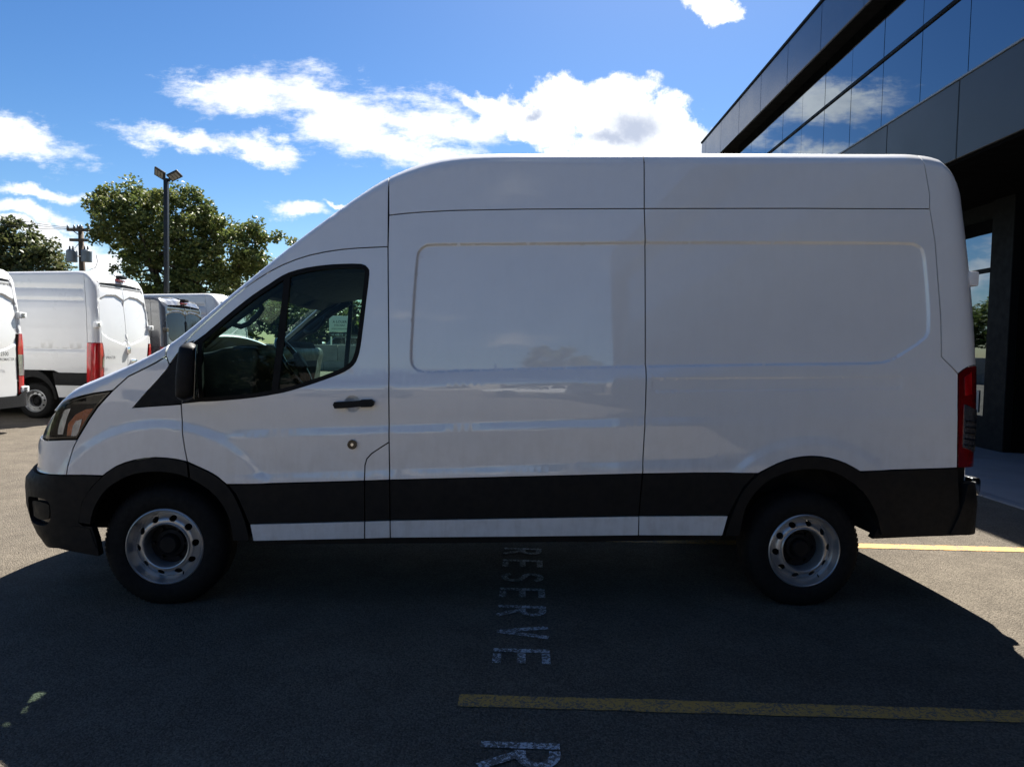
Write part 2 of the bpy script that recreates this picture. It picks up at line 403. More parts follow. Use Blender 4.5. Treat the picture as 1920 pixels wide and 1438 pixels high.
# ------------------------------------------------------------------ planar tools
def pip(P, poly):
    x, y = P[:, 0], P[:, 1]; inside = np.zeros(len(P), bool); n = len(poly)
    for i in range(n):
        x1, y1 = poly[i]; x2, y2 = poly[(i + 1) % n]
        if y1 == y2: continue
        c = ((y1 > y) != (y2 > y)) & (x < (x2 - x1) * (y - y1) / (y2 - y1) + x1)
        inside ^= c
    return inside
def segdist(P, poly, closed=True):
    d = np.full(len(P), 1e9); n = len(poly)
    for i in range(n if closed else n - 1):
        a = np.array(poly[i], float); b = np.array(poly[(i + 1) % n], float); ab = b - a
        L = ab @ ab
        if L < 1e-14: continue
        t = np.clip(((P - a) @ ab) / L, 0, 1); q = P - (a + t[:, None] * ab)
        d = np.minimum(d, np.hypot(q[:, 0], q[:, 1]))
    return d
def resample(poly, sp, closed=True):
    o = []; n = len(poly)
    for i in range(n if closed else n - 1):
        a = np.array(poly[i], float); b = np.array(poly[(i + 1) % n], float); L = np.hypot(*(b - a))
        k = max(1, int(math.ceil(L / sp)))
        for j in range(k): o.append(tuple(a + (b - a) * j / k))
    if not closed: o.append(tuple(poly[-1]))
    return o
def catmull(pts, k=4, closed=False):
    P = [np.array(p, float) for p in pts]; n = len(P); o = []
    for i in range(n if closed else n - 1):
        p0 = P[(i - 1) % n] if closed or i > 0 else P[0]; p1 = P[i]; p2 = P[(i + 1) % n]
        p3 = P[(i + 2) % n] if closed or i + 2 < n else P[-1]
        for j in range(k):
            t = j / k; o.append(tuple(.5 * ((2 * p1) + (-p0 + p2) * t + (2 * p0 - 5 * p1 + 4 * p2 - p3) * t * t + (-p0 + 3 * p1 - 3 * p2 + p3) * t ** 3)))
    if not closed: o.append(tuple(P[-1]))
    return o
def area(poly): return .5 * sum(poly[i][0] * poly[(i + 1) % len(poly)][1] - poly[(i + 1) % len(poly)][0] * poly[i][1] for i in range(len(poly)))
def inset(poly, d):
    P = [p for i, p in enumerate(poly) if math.hypot(p[0] - poly[i - 1][0], p[1] - poly[i - 1][1]) > 5e-3]
    sg = 1 if area(P) > 0 else -1; n = len(P); o = []
    for i in range(n):
        a, b, c = np.array(P[i - 1], float), np.array(P[i], float), np.array(P[(i + 1) % n], float)
        e1 = (b - a) / np.hypot(*(b - a)); e2 = (c - b) / np.hypot(*(c - b))
        n1 = np.array([-e1[1], e1[0]]) * sg; n2 = np.array([-e2[1], e2[0]]) * sg
        m = n1 + n2; L = m @ m
        o.append(tuple(b + (m * 2 / L * d if L > .3 else n1 * d)))
    return o
def cdt(outer, holes, sp, bsp=None, feats=None):
    bsp = bsp or sp; vs = []; es = []
    for poly in [outer] + holes:
        r = resample(poly, bsp); n0 = len(vs); vs += r; es += [(n0 + i, n0 + (i + 1) % len(r)) for i in range(len(r))]
    A = np.array(outer); x0, y0 = A.min(0); x1, y1 = A.max(0)
    gx = np.arange(math.floor(x0 / sp) * sp, x1 + sp, sp); gy = np.arange(math.floor(y0 / sp) * sp, y1 + sp, sp)
    G = np.array([(x, y) for x in gx for y in gy]); keep = pip(G, outer)
    for h in holes: keep &= ~pip(G, h)
    G = G[keep]
    if feats is not None and len(feats):
        FT = feats[pip(feats, outer)]
        for h in holes: FT = FT[~pip(FT, h)]
        G = np.concatenate([G, FT])
    if len(G):
        dd = segdist(G, outer)
        for h in holes: dd = np.minimum(dd, segdist(G, h))
        G = G[dd > .4 * bsp]
    allv = [Vector(v) for v in vs] + [Vector(tuple(g)) for g in G]
    V, E, Fc, *_ = geometry.delaunay_2d_cdt(allv, es, [], 0, 1e-6)
    V = np.array([(v[0], v[1]) for v in V]); Fc = [f for f in Fc]
    C = np.array([V[list(f)].mean(0) for f in Fc]); k = pip(C, outer)
    for h in holes: k &= ~pip(C, h)
    return V, [f for f, q in zip(Fc, k) if q]
def boundary_edges(faces):
    from collections import defaultdict
    d = defaultdict(int); dr = {}
    for f in faces:
        for i in range(len(f)):
            a, b = f[i], f[(i + 1) % len(f)]; d[(min(a, b), max(a, b))] += 1; dr[(min(a, b), max(a, b))] = (a, b)
    return [dr[k] for k, c in d.items() if c == 1]

# ------------------------------------------------------------------ van body surface
def sstep(x, a, b):
    t = np.clip((x - a) / (b - a), 0, 1); return t * t * (3 - 2 * t)
class Body:
    """maps (a, v) on the unrolled skin of half a van to x (length), y (depth from the near side), z"""
    def __init__(s, W=1.03, af=-2.38, L=.55, n=2.3, Larc=1.25, ar=2.80, R=.14, T=None, tum=.11, relief=None, scale_f=1.0):
        s.W, s.af, s.L, s.n, s.Larc, s.ar, s.R = W, af, L, n, Larc, ar, R
        s.T = T; s.tum = tum; s.relief = relief; s.feats = None
        A = np.concatenate([np.linspace(af - Larc, -1.0, 70), np.linspace(-.97, ar, 60), np.linspace(ar, ar + R * PI / 2, 10), np.linspace(ar + R * PI / 2 + .05, ar + W, 16)])
        th = np.clip((af - A) / Larc, 0, 1) * PI / 2; X0 = np.where(A < af, af - L * np.sin(th) ** (2 / n), np.where(A > ar, ar + R * np.sin(np.clip((A - ar) / R, 0, PI / 2)), A))
        Tz = T(X0); rr = s.r(X0); s.shf = np.concatenate([np.stack([A, Tz - rr + rr * q * PI / 2], 1) for q in (0, .2, .4, .6, .8, 1.0, 1.3)])
    def r(s, x): return .05 + .035 * sstep(x, -1.1, -.2) + .02 * sstep(-x, 1.9, 2.4)
    def N(s, z): return np.interp(z, [.2, .3, .42, .55, .72, .76, .9, 1.0, 1.1, 1.2, 1.6], [.30, .17, .065, .03, .025, .08, .085, .12, .18, .22, .25])
    def B(s, z): return -.085 * np.clip((z - 1.4) / 1.0, 0, 3) ** 1.5
    def phi(s, A):
        A = np.atleast_2d(np.asarray(A, float)); a, v = A[:, 0], A[:, 1]
        th = np.clip((s.af - a) / s.Larc, 0, 1) * PI / 2; e = 2 / s.n
        x0 = np.where(a < s.af, s.af - s.L * np.sin(th) ** e, a); yp = np.where(a < s.af, s.W * (1 - np.cos(th) ** e), 0)
        ur = np.clip(a - s.ar, 0, None); t2 = np.clip(ur / s.R, 0, PI / 2)
        x0 = np.where(a > s.ar, s.ar + s.R * np.sin(t2), x0); yr = s.R * (1 - np.cos(t2)) + np.clip(ur - s.R * PI / 2, 0, None)
        yp = np.where(a > s.ar, yr, yp)
        T = s.T(x0); r = s.r(x0); zs = T - r; h = np.clip(v - zs, 0, None); ps = np.clip(h / r, 0, PI / 2)
        z = np.where(v > zs, zs + r * np.sin(ps), v); yv = r * (1 - np.cos(ps)) + np.clip(h - r * PI / 2, 0, None)
        tum = s.tum * np.clip((z - 1.15) / 1.5, 0, 1.2) ** 1.2 + .02 * np.clip((.75 - z) / .4, 0, 2)
        fr = np.clip(1 - yp / s.W, 0, 1)
        y = np.minimum(yp + yv + tum * fr, s.W)
        cr = np.clip((y - .12) / (s.W - .12), 0, 1); crown = np.where(v > zs, (1 - (1 - cr) ** 2), 0)
        z = z + crown * np.interp(x0, [-2.9, -2.0, -1.7, -.5, 0], [.02, .05, .10, .06, .045]) * sstep(ps, .6, PI / 2)
        wf = sstep(-x0, 2.3, 2.85); x = x0 + s.N(z) * wf + s.B(z) * sstep(x0, 2.0, 2.9)
        x = x + .035 * (1 - ((s.W - y) / s.W) ** 2) * (a > s.ar)
        return np.stack([x, y, z], 1)
    def phin(s, A):
        A = np.atleast_2d(np.asarray(A, float)); e = 2e-3
        P = s.phi(A); du = s.phi(A + [e, 0]) - s.phi(A - [e, 0]); dv = s.phi(A + [0, e]) - s.phi(A - [0, e])
        n = np.cross(du, dv); L = np.linalg.norm(n, axis=1); bad = L < 1e-9; n[bad] = [0, -1, 0]; L[bad] = 1
        return P, n / L[:, None]
    def vt(s, a):
        th = np.clip((s.af - a) / s.Larc, 0, 1) * PI / 2
        x0 = s.af - s.L * np.sin(th) ** (2 / s.n) if a < s.af else (s.ar + s.R * math.sin(min((a - s.ar) / s.R, PI / 2)) if a > s.ar else a)
        return float(s.T(np.array([x0]))[0] - s.r(np.array([x0]))[0] * (1 - PI / 2 * .8))
    def top(s, a0, a1, step=.05):
        n = max(2, int(abs(a1 - a0) / step)); return [(a, s.vt(a)) for a in np.linspace(a0, a1, n)]
    def surf(s, A, off=0.0, relief=True):
        P, n = s.phin(A); d = np.full(len(P), off, float)
        if relief and s.relief is not None: d = d - s.relief(np.asarray(A))
        return P + n * d[:, None], n
    def panel(s, name, outer, mat, parent, holes=(), off=0.0, relief=True, sp=.05, bsp=.03, gap=.0035, rim=.014, mirror=True, near=True, label=None, offfn=None):
        outer = inset(list(outer), gap) if gap else list(outer); holes = [inset(list(h), -gap) if gap else list(h) for h in holes]
        V, Fc = cdt(outer, holes, sp, bsp, (np.concatenate([s.feats, s.shf]) if (relief and s.feats is not None) else s.shf)); V = np.asarray(V)
        def full(Q):
            p_, n_ = s.surf(Q, off, relief)
            return (p_ + n_ * offfn(Q)[:, None], n_) if offfn is not None else (p_, n_)
        P, n = full(V); e_ = 2.5e-3
        NN = np.cross(full(V + [e_, 0])[0] - full(V - [e_, 0])[0], full(V + [0, e_])[0] - full(V - [0, e_])[0])
        L_ = np.linalg.norm(NN, axis=1); bad = L_ < 1e-8; NN[bad] = n[bad]; L_[bad] = 1; NN = NN / L_[:, None]; NN[(NN * n).sum(1) < .2] = 0
        be = boundary_edges(Fc); verts = [tuple(p) for p in P]; faces = []
        for f in Fc: faces.append(tuple(f))
        idx = {}
        def dup(i):
            if i not in idx:
                idx[i] = len(verts); verts.append(tuple(P[i])); verts.append(tuple(P[i] - n[i] * rim))
            return idx[i]
        nb = len(faces)
        for a, b in be:
            ia, ib = dup(a), dup(b); faces.append((ib, ia, ia + 1, ib + 1))
        res = []
        nn_full = np.zeros((len(verts), 3)); nn_full[:len(P)] = NN
        def mk(vv, ff, mir=False):
            o = mesh_obj(name, vv, ff, mat, parent, True)
            q = nn_full * ([1, -1, 1] if mir else [1, 1, 1]); o.data.normals_split_custom_set_from_vertices([tuple(t) for t in q])
            if label: o['label'] = label
            res.append(o)
        # orientation: make the outside normals point outwards
        FA = np.array(Fc); cn = np.cross(P[FA[:, 1]] - P[FA[:, 0]], P[FA[:, 2]] - P[FA[:, 0]])
        flip = (cn * n[FA[:, 0]]).sum() < 0
        F1 = [f[::-1] for f in faces] if flip else faces
        if near: mk(verts, F1)
        if mirror: mk([(x, 2 * s.W - y, z) for x, y, z in verts], [f[::-1] for f in F1], True)
        return res

# ------------------------------------------------------------------ ground and setting
def sheet(name, x0, x1, y0, y1, z, mat, n=1):
    v = []; f = []
    for i in range(n + 1):
        for j in range(n + 1): v.append((x0 + (x1 - x0) * i / n, y0 + (y1 - y0) * j / n, z))
    for i in range(n):
        for j in range(n): a = i * (n + 1) + j; f.append((a, a + n + 1, a + n + 2, a + 1))
    o = mesh_obj(name, v, f, mat); return tag(o, kind='structure')
sheet('ground', -900, 900, -900, 900, -.012, M['grass'], 4)
tag(sheet('car_park', -70, 16, -60, 43.2, 0, M['asphalt'], 8), 'sunlit coarse asphalt of the car park under the vans')

# yellow bay lines
def line_mark(y0, y1, x0, x1, label):
    pts = []; n = 60
    top = []; bot = []
    for i in range(n + 1):
        x = x0 + (x1 - x0) * i / n
        top.append((x, y1 + random.uniform(-.004, .004), .004)); bot.append((x, y0 + random.uniform(-.004, .004), .004))
    v = top + bot; f = [(i, n + 1 + i, n + 2 + i, i + 1) for i in range(n)]
    o = mesh_obj('parking_line', v, f, M['yellow_mark'])
    return tag(o, label, 'parking line', 'yellow bay lines painted on the asphalt', 'structure')
line_mark(2.842, 2.943, -.255, 4.75, 'yellow bay line nearest the camera, lying in the shadow of the big white van')
line_mark(5.44, 5.575, -.255, 4.75, 'sunlit yellow bay line running past the rear wheel of the big white van')

# painted words, read towards the camera
def painted_word(text, y_far, pitch, h, wletter, xc, label):
    root = empty('painted_word', (xc, y_far, 0), 0, label, 'road marking'); root['kind'] = 'structure'
    st = .042; e = wletter
    lay = [0.0]
    def stroke(mb, a, b, wd):
        lay[0] += .0005; a = Vector((*a, lay[0])); b = Vector((*b, lay[0])); d = (b - a).normalized(); nrm = Vector((-d.y, d.x, 0)) * wd / 2
        mb.add([a - nrm, b - nrm, b + nrm, a + nrm], [(0, 1, 2, 3)])
    def arc(mb, c, rx, ry, t0, t1, wd, n=10):
        P = [(c[0] + rx * math.cos(t0 + (t1 - t0) * i / n), c[1] + ry * math.sin(t0 + (t1 - t0) * i / n)) for i in range(n + 1)]
        q = [(c[0] + (rx - wd) * math.cos(t0 + (t1 - t0) * i / n), c[1] + (ry - wd) * math.sin(t0 + (t1 - t0) * i / n)) for i in range(n + 1)]
        lay[0] += .0005
        mb.add([(p[0], p[1], lay[0]) for p in P + q], [(i, i + 1, n + 2 + i, n + 1 + i) for i in range(n)])
    for i, chh in enumerate(text):
        lay[0] = 0.0; mb = MB()    # letter drawn with r = reading direction, u = up of the letter, both in metres
        if chh == 'E':
            stroke(mb, (st / 2, 0), (st / 2, h), st)
            for uu in (st / 2, h / 2, h - st / 2): stroke(mb, (st + .012, uu), (e * .95, uu), st)
        elif chh == 'R':
            stroke(mb, (st / 2, 0), (st / 2, h), st)
            stroke(mb, (st + .012, h - st / 2), (e * .45, h - st / 2), st); stroke(mb, (st + .012, h * .5), (e * .45, h * .5), st)
            arc(mb, (e * .45, h * .75 - st * .25), e * .5, h * .25 + st * .25, -PI / 2, PI / 2, st)
            stroke(mb, (e * .45, h * .47), (e * .92, 0.0), st)
        elif chh == 'S':
            arc(mb, (e * .5, h * .73), e * .5, h * .27, PI * .1, PI * 1.5, st); arc(mb, (e * .5, h * .29), e * .5, h * .29, -PI * .9, PI * .5, st)
        elif chh == 'V':
            stroke(mb, (st / 2, h), (e * .5, .01), st); stroke(mb, (e - st / 2, h), (e * .5, .01), st)
        v = [(p[1] - h / 2, -p[0], .004 + p[2]) for p in mb.v]
        o = mesh_obj('letter', v, mb.f, M['white_mark'], root); o.location = (0, -i * pitch, 0)
    return root
painted_word('RESERVE', 5.20, .297, .282, .175, .012, 'worn white word RESERVE painted on the asphalt, running from under the van')
painted_word('R', 2.585, .297, .30, .18, .012, 'single worn white letter at the bottom edge of the picture, nearest the camera')

# ------------------------------------------------------------------ hero van
yaw = math.atan2(4.11382722 - 3.86770164, 1.69764224 + 2.04173573)
YD = np.array([math.cos(yaw), math.sin(yaw), 0]); YN = np.array([-math.sin(yaw), math.cos(yaw), 0])
ORG = np.array([-.17216, 3.99346, 0]) - YN * .035
LEV = np.array([0, 0, 1.0])
def loc2w(P): return ORG + P[:, :1] * YD + P[:, 1:2] * YN + P[:, 2:3] * LEV
def proj(Pw):
    c = (Pw - [0, 0, CAMH]) @ CR; return np.stack([960 + F * c[:, 0] / -c[:, 2], 719 - F * c[:, 1] / -c[:, 2]], 1)
def Upl(px, py, y):
    d = ray(px, py); o = np.array([0, 0, CAMH]); t = ((ORG + YN * y - o) @ YN) / (d @ YN); P = o + d * t - ORG
    return float(P @ YD), float(P[2])
SIL = [(103, 777, .28), (112, 762, .25), (125, 748, .22), (150, 733, .2), (175, 719, .18), (200, 708, .14), (240, 690, .12), (273, 673, .1), (311, 655, .1), (345, 632, .1),
       (400, 585, .11), (440, 551, .12), (480, 518, .12), (560, 453, .14), (640, 395, .17), (700, 355, .2), (730, 338, .22), (770, 319, .21), (820, 302, .21), (870, 294, .21), (930, 291.5, .21),
       (1200, 290.5, .21), (1500, 291.5, .21), (1720, 293, .21), (1758, 296, .21), (1780, 303, .24), (1795, 316, .22)]
sx, sz = zip(*[Upl(*p) for p in SIL]); sx = np.array(sx); sz = np.array(sz)
xf_ = np.concatenate([[-3.2, -2.90, -2.80], sx[2:], [2.835, 2.87, 2.93, 3.1]])
zf_ = np.concatenate([[.98, 1.02, 1.08], sz[2:], [2.685, 2.63, 2.50, 2.50]])
xg = np.linspace(-3.2, 3.1, 1261); zg = np.interp(xg, xf_, zf_)
def _sm(a, n):
    k = np.exp(-np.linspace(-2, 2, n) ** 2); k /= k.sum(); return np.convolve(np.pad(a, n // 2, 'edge'), k, 'valid')
wq = sstep(xg, 2.2, 2.5); zg2 = _sm(zg, 81) * (1 - wq) + _sm(zg, 25) * wq
def T_hero(x): return np.interp(x, xg, zg2)
H = Body(T=T_hero, ar=2.775, R=.15, tum=.12)

def U(pts):
    pts = np.array(pts, float); n = len(pts)
    G = np.array([Upl(p[0], p[1], .1) for p in pts])
    G[:, 0] = np.where(G[:, 0] < H.af, H.af - (H.af - G[:, 0]) * 1.5, G[:, 0]); G[:, 0] = np.clip(G[:, 0], -3.3, 2.93)
    best = G.copy(); br = np.full(n, 1e9)
    for it in range(60):
        f0 = proj(loc2w(H.phi(G))) - pts; r = np.hypot(f0[:, 0], f0[:, 1]); m = r < br; best[m] = G[m]; br[m] = r[m]
        e = 1e-3
        fa = (proj(loc2w(H.phi(G + [e, 0]))) - pts - f0) / e; fb = (proj(loc2w(H.phi(G + [0, e]))) - pts - f0) / e
        J = np.stack([fa, fb], 2); JT = np.transpose(J, (0, 2, 1)); A = JT @ J + np.eye(2) * 30.0
        st = -np.linalg.solve(A, JT @ f0[:, :, None])[:, :, 0]
        G = G + np.clip(st, -.06, .06) * (.9 if it < 30 else .5)
        G[:, 0] = np.clip(G[:, 0], -3.45, 3.03)
    bad = np.where(br > 3)[0]
    if len(bad): print('U residual', [(tuple(pts[i]), round(float(br[i]), 1)) for i in bad][:12])
    return [tuple(p) for p in best]
def at_a(px, py): return U([(px, py)])[0]

hero = empty('cargo_van', tuple(ORG), yaw, 'large white high-roof cargo van parked side-on across the foreground with black sills and steel wheels', 'van')

SR = U([(729, 404), (760, 400.5), (800, 397.5), (850, 395), (980, 392.5), (1208, 391.5), (1500, 391), (1743, 392)])
VA = U([(728, 404), (727.5, 463), (728, 540), (729, 640), (729.5, 725), (730, 828), (731, 899)])
VB = U([(1208, 391.5), (1210.5, 470), (1211, 600), (1211, 690), (1210, 760), (1207, 820), (1204, 887.5)])
VC = U([(1743, 392), (1745, 402), (1753, 452), (1758.5, 525), (1764, 597), (1765, 669), (1796.4, 701)])
VCt = U([(1728, 299), (1737.5, 333), (1743, 365), (1743, 392)])
va_top = at_a(728, 350)[0]; vb_top = at_a(1207.5, 310)[0]; vc_top = VCt[0][0]
DT = U(catmull([(727.5, 463), (700, 464), (640, 468), (580, 479), (530, 497), (487, 521), (443, 553), (400, 591), (365, 623), (345, 645), (335, 660), (323, 676)], 2))
WBa = U([(731, 899), (970, 893), (1204, 887.5)])
AE = H.ar + H.R * PI / 2            # rear face starts
AC = AE + H.W - H.R - .003          # centre line of the rear
AF = H.af - H.Larc                  # centre line of the nose

# relief of the sheet metal
REC = U(catmull([(781, 485), (785, 470), (795, 461), (812, 457.6), (900, 456.5), (1208, 453.8), (1500, 453.6), (1683, 454.7), (1718, 458), (1732, 470), (1737, 500), (1742, 560), (1743.5, 610), (1737, 634), (1701.5, 659),
                 (1669, 677), (1628, 683), (1464, 684.5), (1211, 688.5), (1000, 693), (850, 697.5), (795, 698.5), (776, 691), (769.5, 674), (771, 630), (776, 543)], 2, True))
REC2 = U([(1222, 709.5), (1450, 708.5), (1690, 707), (1690.5, 728.5), (1450, 731.5), (1222, 734)])
lns = {k: U(v) for k, v in dict(a=[(729, 702), (1208, 691)], b=[(729, 725), (1208, 705.5)], c=[(729, 799), (1208, 783)], d=[(729, 813), (1208, 796.5)], e=[(729, 879), (1205, 868)], f=[(729, 892), (1205, 880)]).items()}
slope = np.mean([(p[1][1] - p[0][1]) / (p[1][0] - p[0][0]) for p in lns.values()])
lv = {k: np.mean([q[1] - slope * q[0] for q in p]) for k, p in lns.items()}
prof = sorted([(lv['a'] + .004, 0.0), (lv['b'], .013), (lv['b'] - .03, .0125), (lv['c'] + .01, .003), (lv['c'] - .004, .004), (lv['d'] + .004, .0135), (lv['d'] - .012, .013),
               (lv['e'] + .012, .004), (lv['e'], .005), (lv['f'], .013), (lv['f'] - .05, .013)])
pz, pv = np.array([p[0] for p in prof]), np.array([p[1] for p in prof])
def relief_h(A):
    a, v = A[:, 0], A[:, 1]
    d = segdist(A, REC); ins = pip(A, REC); sd = np.where(ins, d, -d)
    h = .014 * sstep(sd, -.003, .011)
    d2 = segdist(A, REC2); sd2 = np.where(pip(A, REC2), d2, -d2); h += .003 * sstep(sd2, -.006, .006)
    vv = v - slope * a
    bump = np.interp(vv, pz, pv, left=.013, right=0.0)
    wt = sstep(a, -1.75, -1.25) * (1 - .75 * sstep(a, .95, 1.5)) * (a < 2.72)
    h -= bump * wt
    # swollen wheel arches
    for cx, R0 in ((-1.875, .70), (1.875, .66)):
        rr = np.hypot(a - cx, (v - .36)); h -= .012 * (1 - sstep(rr, R0 - .045, R0 + .03)) * (v < 1.3)
    return h
H.relief = relief_h
ft = []
for off in (-.008, -.003, .001, .004, .007, .011, .016): ft += resample(inset(REC, off), .03)
for off in (-.007, -.0025, .0025, .007): ft += resample(inset(REC2, off), .03)
for zz in pz:
    for q in np.arange(-1.6, 1.5, .04): ft.append((q, zz + slope * q))
for cx, R0 in ((-1.875, .70), (1.875, .66)):
    for rr in (R0 - .045, R0 - .02, R0 + .005, R0 + .03):
        for t in np.linspace(0, PI, 50): ft.append((cx + rr * math.cos(t), .36 + rr * math.sin(t)))
H.feats = np.array(ft)

P_ = M['paint']; K_ = M['black_plastic']
# cab side above the door and the A pillar
base = U([(311, 667), (318, 684)])
cab = [base[0]] + H.top(base[0][0] + .01, va_top, .04) + VA[:2] + DT[1:-1] + [base[1]]
H.panel('cab_side', cab, P_, hero, sp=.06)
# high roof side panels, split at the vertical seam
ta = H.top(va_top, vb_top); tb = H.top(vb_top, vc_top)
i12 = 5
H.panel('roof_side_panel', ta + [SR[5]] + SR[:5][::-1], P_, hero, sp=.06)
H.panel('roof_side_panel', tb + VCt[1:-1] + [SR[7], SR[6], SR[5]], P_, hero, sp=.06)
# main side panels
mid_p = SR[:5] + VB[:] + WBa[1:2][::-1] + [VA[-1]] + VA[1:-1][::-1]
H.panel('side_panel', mid_p, P_, hero, sp=.045, bsp=.025)
RA = [(1419.5, 886.5), (1455, 868.4), (1487, 858), (1519.6, 854.5), (1552, 858), (1584, 868.4), (1610, 883)]
lampL = U([(1796.4, 701), (1796, 760), (1795.5, 820), (1795, 877)])
rear_p = SR[5:] + VC[1:] + lampL[1:] + U([(1700, 880)]) + U(catmull(RA, 2))[::-1] + U([(1300, 886)]) + VB[1:][::-1]
H.panel('side_panel', rear_p, P_, hero, sp=.045, bsp=.025)
# rear corner pillar
lampT = U([(1796.4, 701), (1806, 693), (1814.5, 688)])
vl = lampT[-1][1]
corner = VCt[:1] + H.top(vc_top + .01, AE, .04) + [(AE, vl + .01), (2.86, vl + .01)] + lampT[::-1] + VC[:-1][::-1] + VCt[1:-1][::-1]
H.panel('corner_pillar', corner, P_, hero, sp=.05)
# tail lamp
lb = lampL[-1][1]
lamp = lampT + [(2.86, vl + .008), (AE + .03, vl + .008), (AE + .03, lb), (2.86, lb)] + lampL[1:][::-1]
tail = H.panel('tail_light', lamp, M['red_shaded'], hero, off=.004, sp=.03)
z1, z2 = at_a(1812, 758)[1], at_a(1812, 838)[1]; ax = at_a(1806, 790)[0]
for k, t_ in enumerate(tail):
    H.panel('clear_section', [(ax, z1), (2.87, z1 - .03), (AE + .02, z1 - .05), (AE + .02, z2 - .04), (2.87, z2 - .03), (ax, z2)], M['clear'], t_, off=.008, sp=.02, gap=0, near=(k == 0), mirror=(k == 1))
    for q in range(5): H.panel('lamp_rib', [(ax + .004, z2 + .012 + q * .036), (2.88, z2 + .0 + q * .036), (2.88, z2 + .005 + q * .036), (ax + .004, z2 + .018 + q * .036)], M['gloss_black'], t_, off=.012, sp=.03, gap=0, near=(k == 0), mirror=(k == 1), relief=False)
    H.panel('light_bar', [(ax + .0, z1 + .16), (ax + .045, z1 + .19), (ax + .05, z1 + .06), (ax + .005, z1 + .05)], M['red'], t_, off=.009, sp=.02, gap=0, near=(k == 0), mirror=(k == 1))
# fender
arcF = catmull([(330.4, 860), (293.7, 857), (253.6, 862), (220, 873.6), (195, 891)], 2)
TRI = [(250, 764), (262, 750), (275, 735), (292, 717), (313, 693), (323, 677)]
fend = U([(211, 733), (225, 720), (240.5, 706), (254, 699.5), (273.6, 690), (293, 680), (310.6, 669), (318, 684), (313, 693), (292, 717), (275, 735), (262, 750), (250, 764), (339.5, 758), (341, 780), (344, 813.5), (348, 840), (353, 865)]) \
    + U(arcF) + U([(160, 890), (127, 890), (129, 872), (133.5, 853.6), (138, 838), (145, 824), (155, 807), (167, 787), (183.5, 763), (197, 748)])
H.panel('fender', fend, P_, hero, sp=.05, bsp=.025)
# black corner triangle
H.panel('corner_trim', U(TRI + [(334, 664), (350, 650), (349, 700), (341, 757), (300, 761)]), K_, hero, off=.003, sp=.06, relief=False)
# front fascia
fl = U([(127, 890), (129, 872), (133.5, 853.6), (138, 838), (145, 824), (118, 824.5), (91.7, 825.5), (86, 826)])
fz = fl[-1][1]; fb = U([(127, 890), (100, 890), (86.7, 889)])
H.panel('front_fascia', fl + [(AF, fz), (AF, fb[-1][1])] + fb[::-1][:-1], P_, hero, sp=.06)
# head lamp
hl = [(211, 733), (173.5, 738.8), (140, 747.5), (118, 757), (106, 772), (97, 795), (92.5, 824), (118, 823), (145, 823), (155, 806), (167, 786), (183.5, 762), (197, 747)]
hlU = U(hl)
lampf = H.panel('headlight', hlU, M['lens'], hero, off=.002, sp=.04, relief=False)
H2 = hlU
for k, t_ in enumerate(lampf):
    nm = dict(near=(k == 0), mirror=(k == 1))
    H.panel('lamp_housing', inset(hlU, .004), M['lamp_dark'], t_, off=-.045, sp=.04, relief=False, gap=0, **nm)
    H.panel('bezel', hlU, M['gloss_black'], t_, holes=[inset(hlU, .016)], off=.0035, sp=.03, relief=False, rim=.05, **nm)
    H.panel('turn_signal', U([(158, 768), (172, 766), (158, 792), (147, 818), (121, 818), (124, 795), (138, 778)]), M['amber'], t_, off=-.018, sp=.03, gap=0, relief=False, **nm)
    H.panel('reflector', U([(140, 790), (152, 786), (143, 818), (131, 818), (134, 800)]), M['clear'], t_, off=-.010, sp=.02, gap=0, relief=False, **nm)
    H.panel('reflector', U([(112, 770), (128, 766), (120, 785), (112, 815), (101, 815), (104, 790)]), M['clear'], t_, off=-.022, sp=.02, gap=0, relief=False, **nm)
# hood
hU = U([(310.6, 668), (293, 679), (273.6, 689.5), (254, 699), (240.5, 705.5), (225, 719.5), (211, 732), (173.5, 737.6), (140, 746), (117, 755.5), (105, 771)])
hz = hU[-1][1]
H.panel('hood', hU + [(AF, hz), (AF, hz + 1.7), (hU[0][0], H.vt(hU[0][0]) + 1.15)], P_, hero, sp=.07, mirror=True, relief=False)
H.panel('grille', [(fl[-1][0] + .02, fz + .006), (hU[-1][0] - .02, hz - .006), (AF, hz - .006), (AF, fz + .006)], M['gloss_black'], hero, off=-.01, sp=.06, relief=False)
# windshield
wa0 = hU[0][0] + .005; wa1 = at_a(480, 530)[0]
ws = [(a, H.vt(a) + .006) for a in np.linspace(wa0, wa1, 14)]
H.panel('windshield', ws + [(wa1, ws[-1][1] + .95), (wa0, ws[0][1] + .95)], M['wind'], hero, sp=.09, relief=False, rim=.004)
H.panel('windshield_seal', [(wa1, H.vt(wa1)), (wa1, ws[-1][1] + .95), (wa1 - .05, ws[-1][1] + .95), (wa1 - .05, ws[-2][1] - .03)], M['seal'], hero, sp=.08, relief=False, off=-.004)
# roof
rt = [(a, H.vt(a)) for a in np.linspace(wa1 + .01, AE, 70)]
H.panel('roof', rt + [(AE, rt[-1][1] + .95), (wa1 + .01, rt[0][1] + .95)], P_, hero, sp=.10, relief=False)
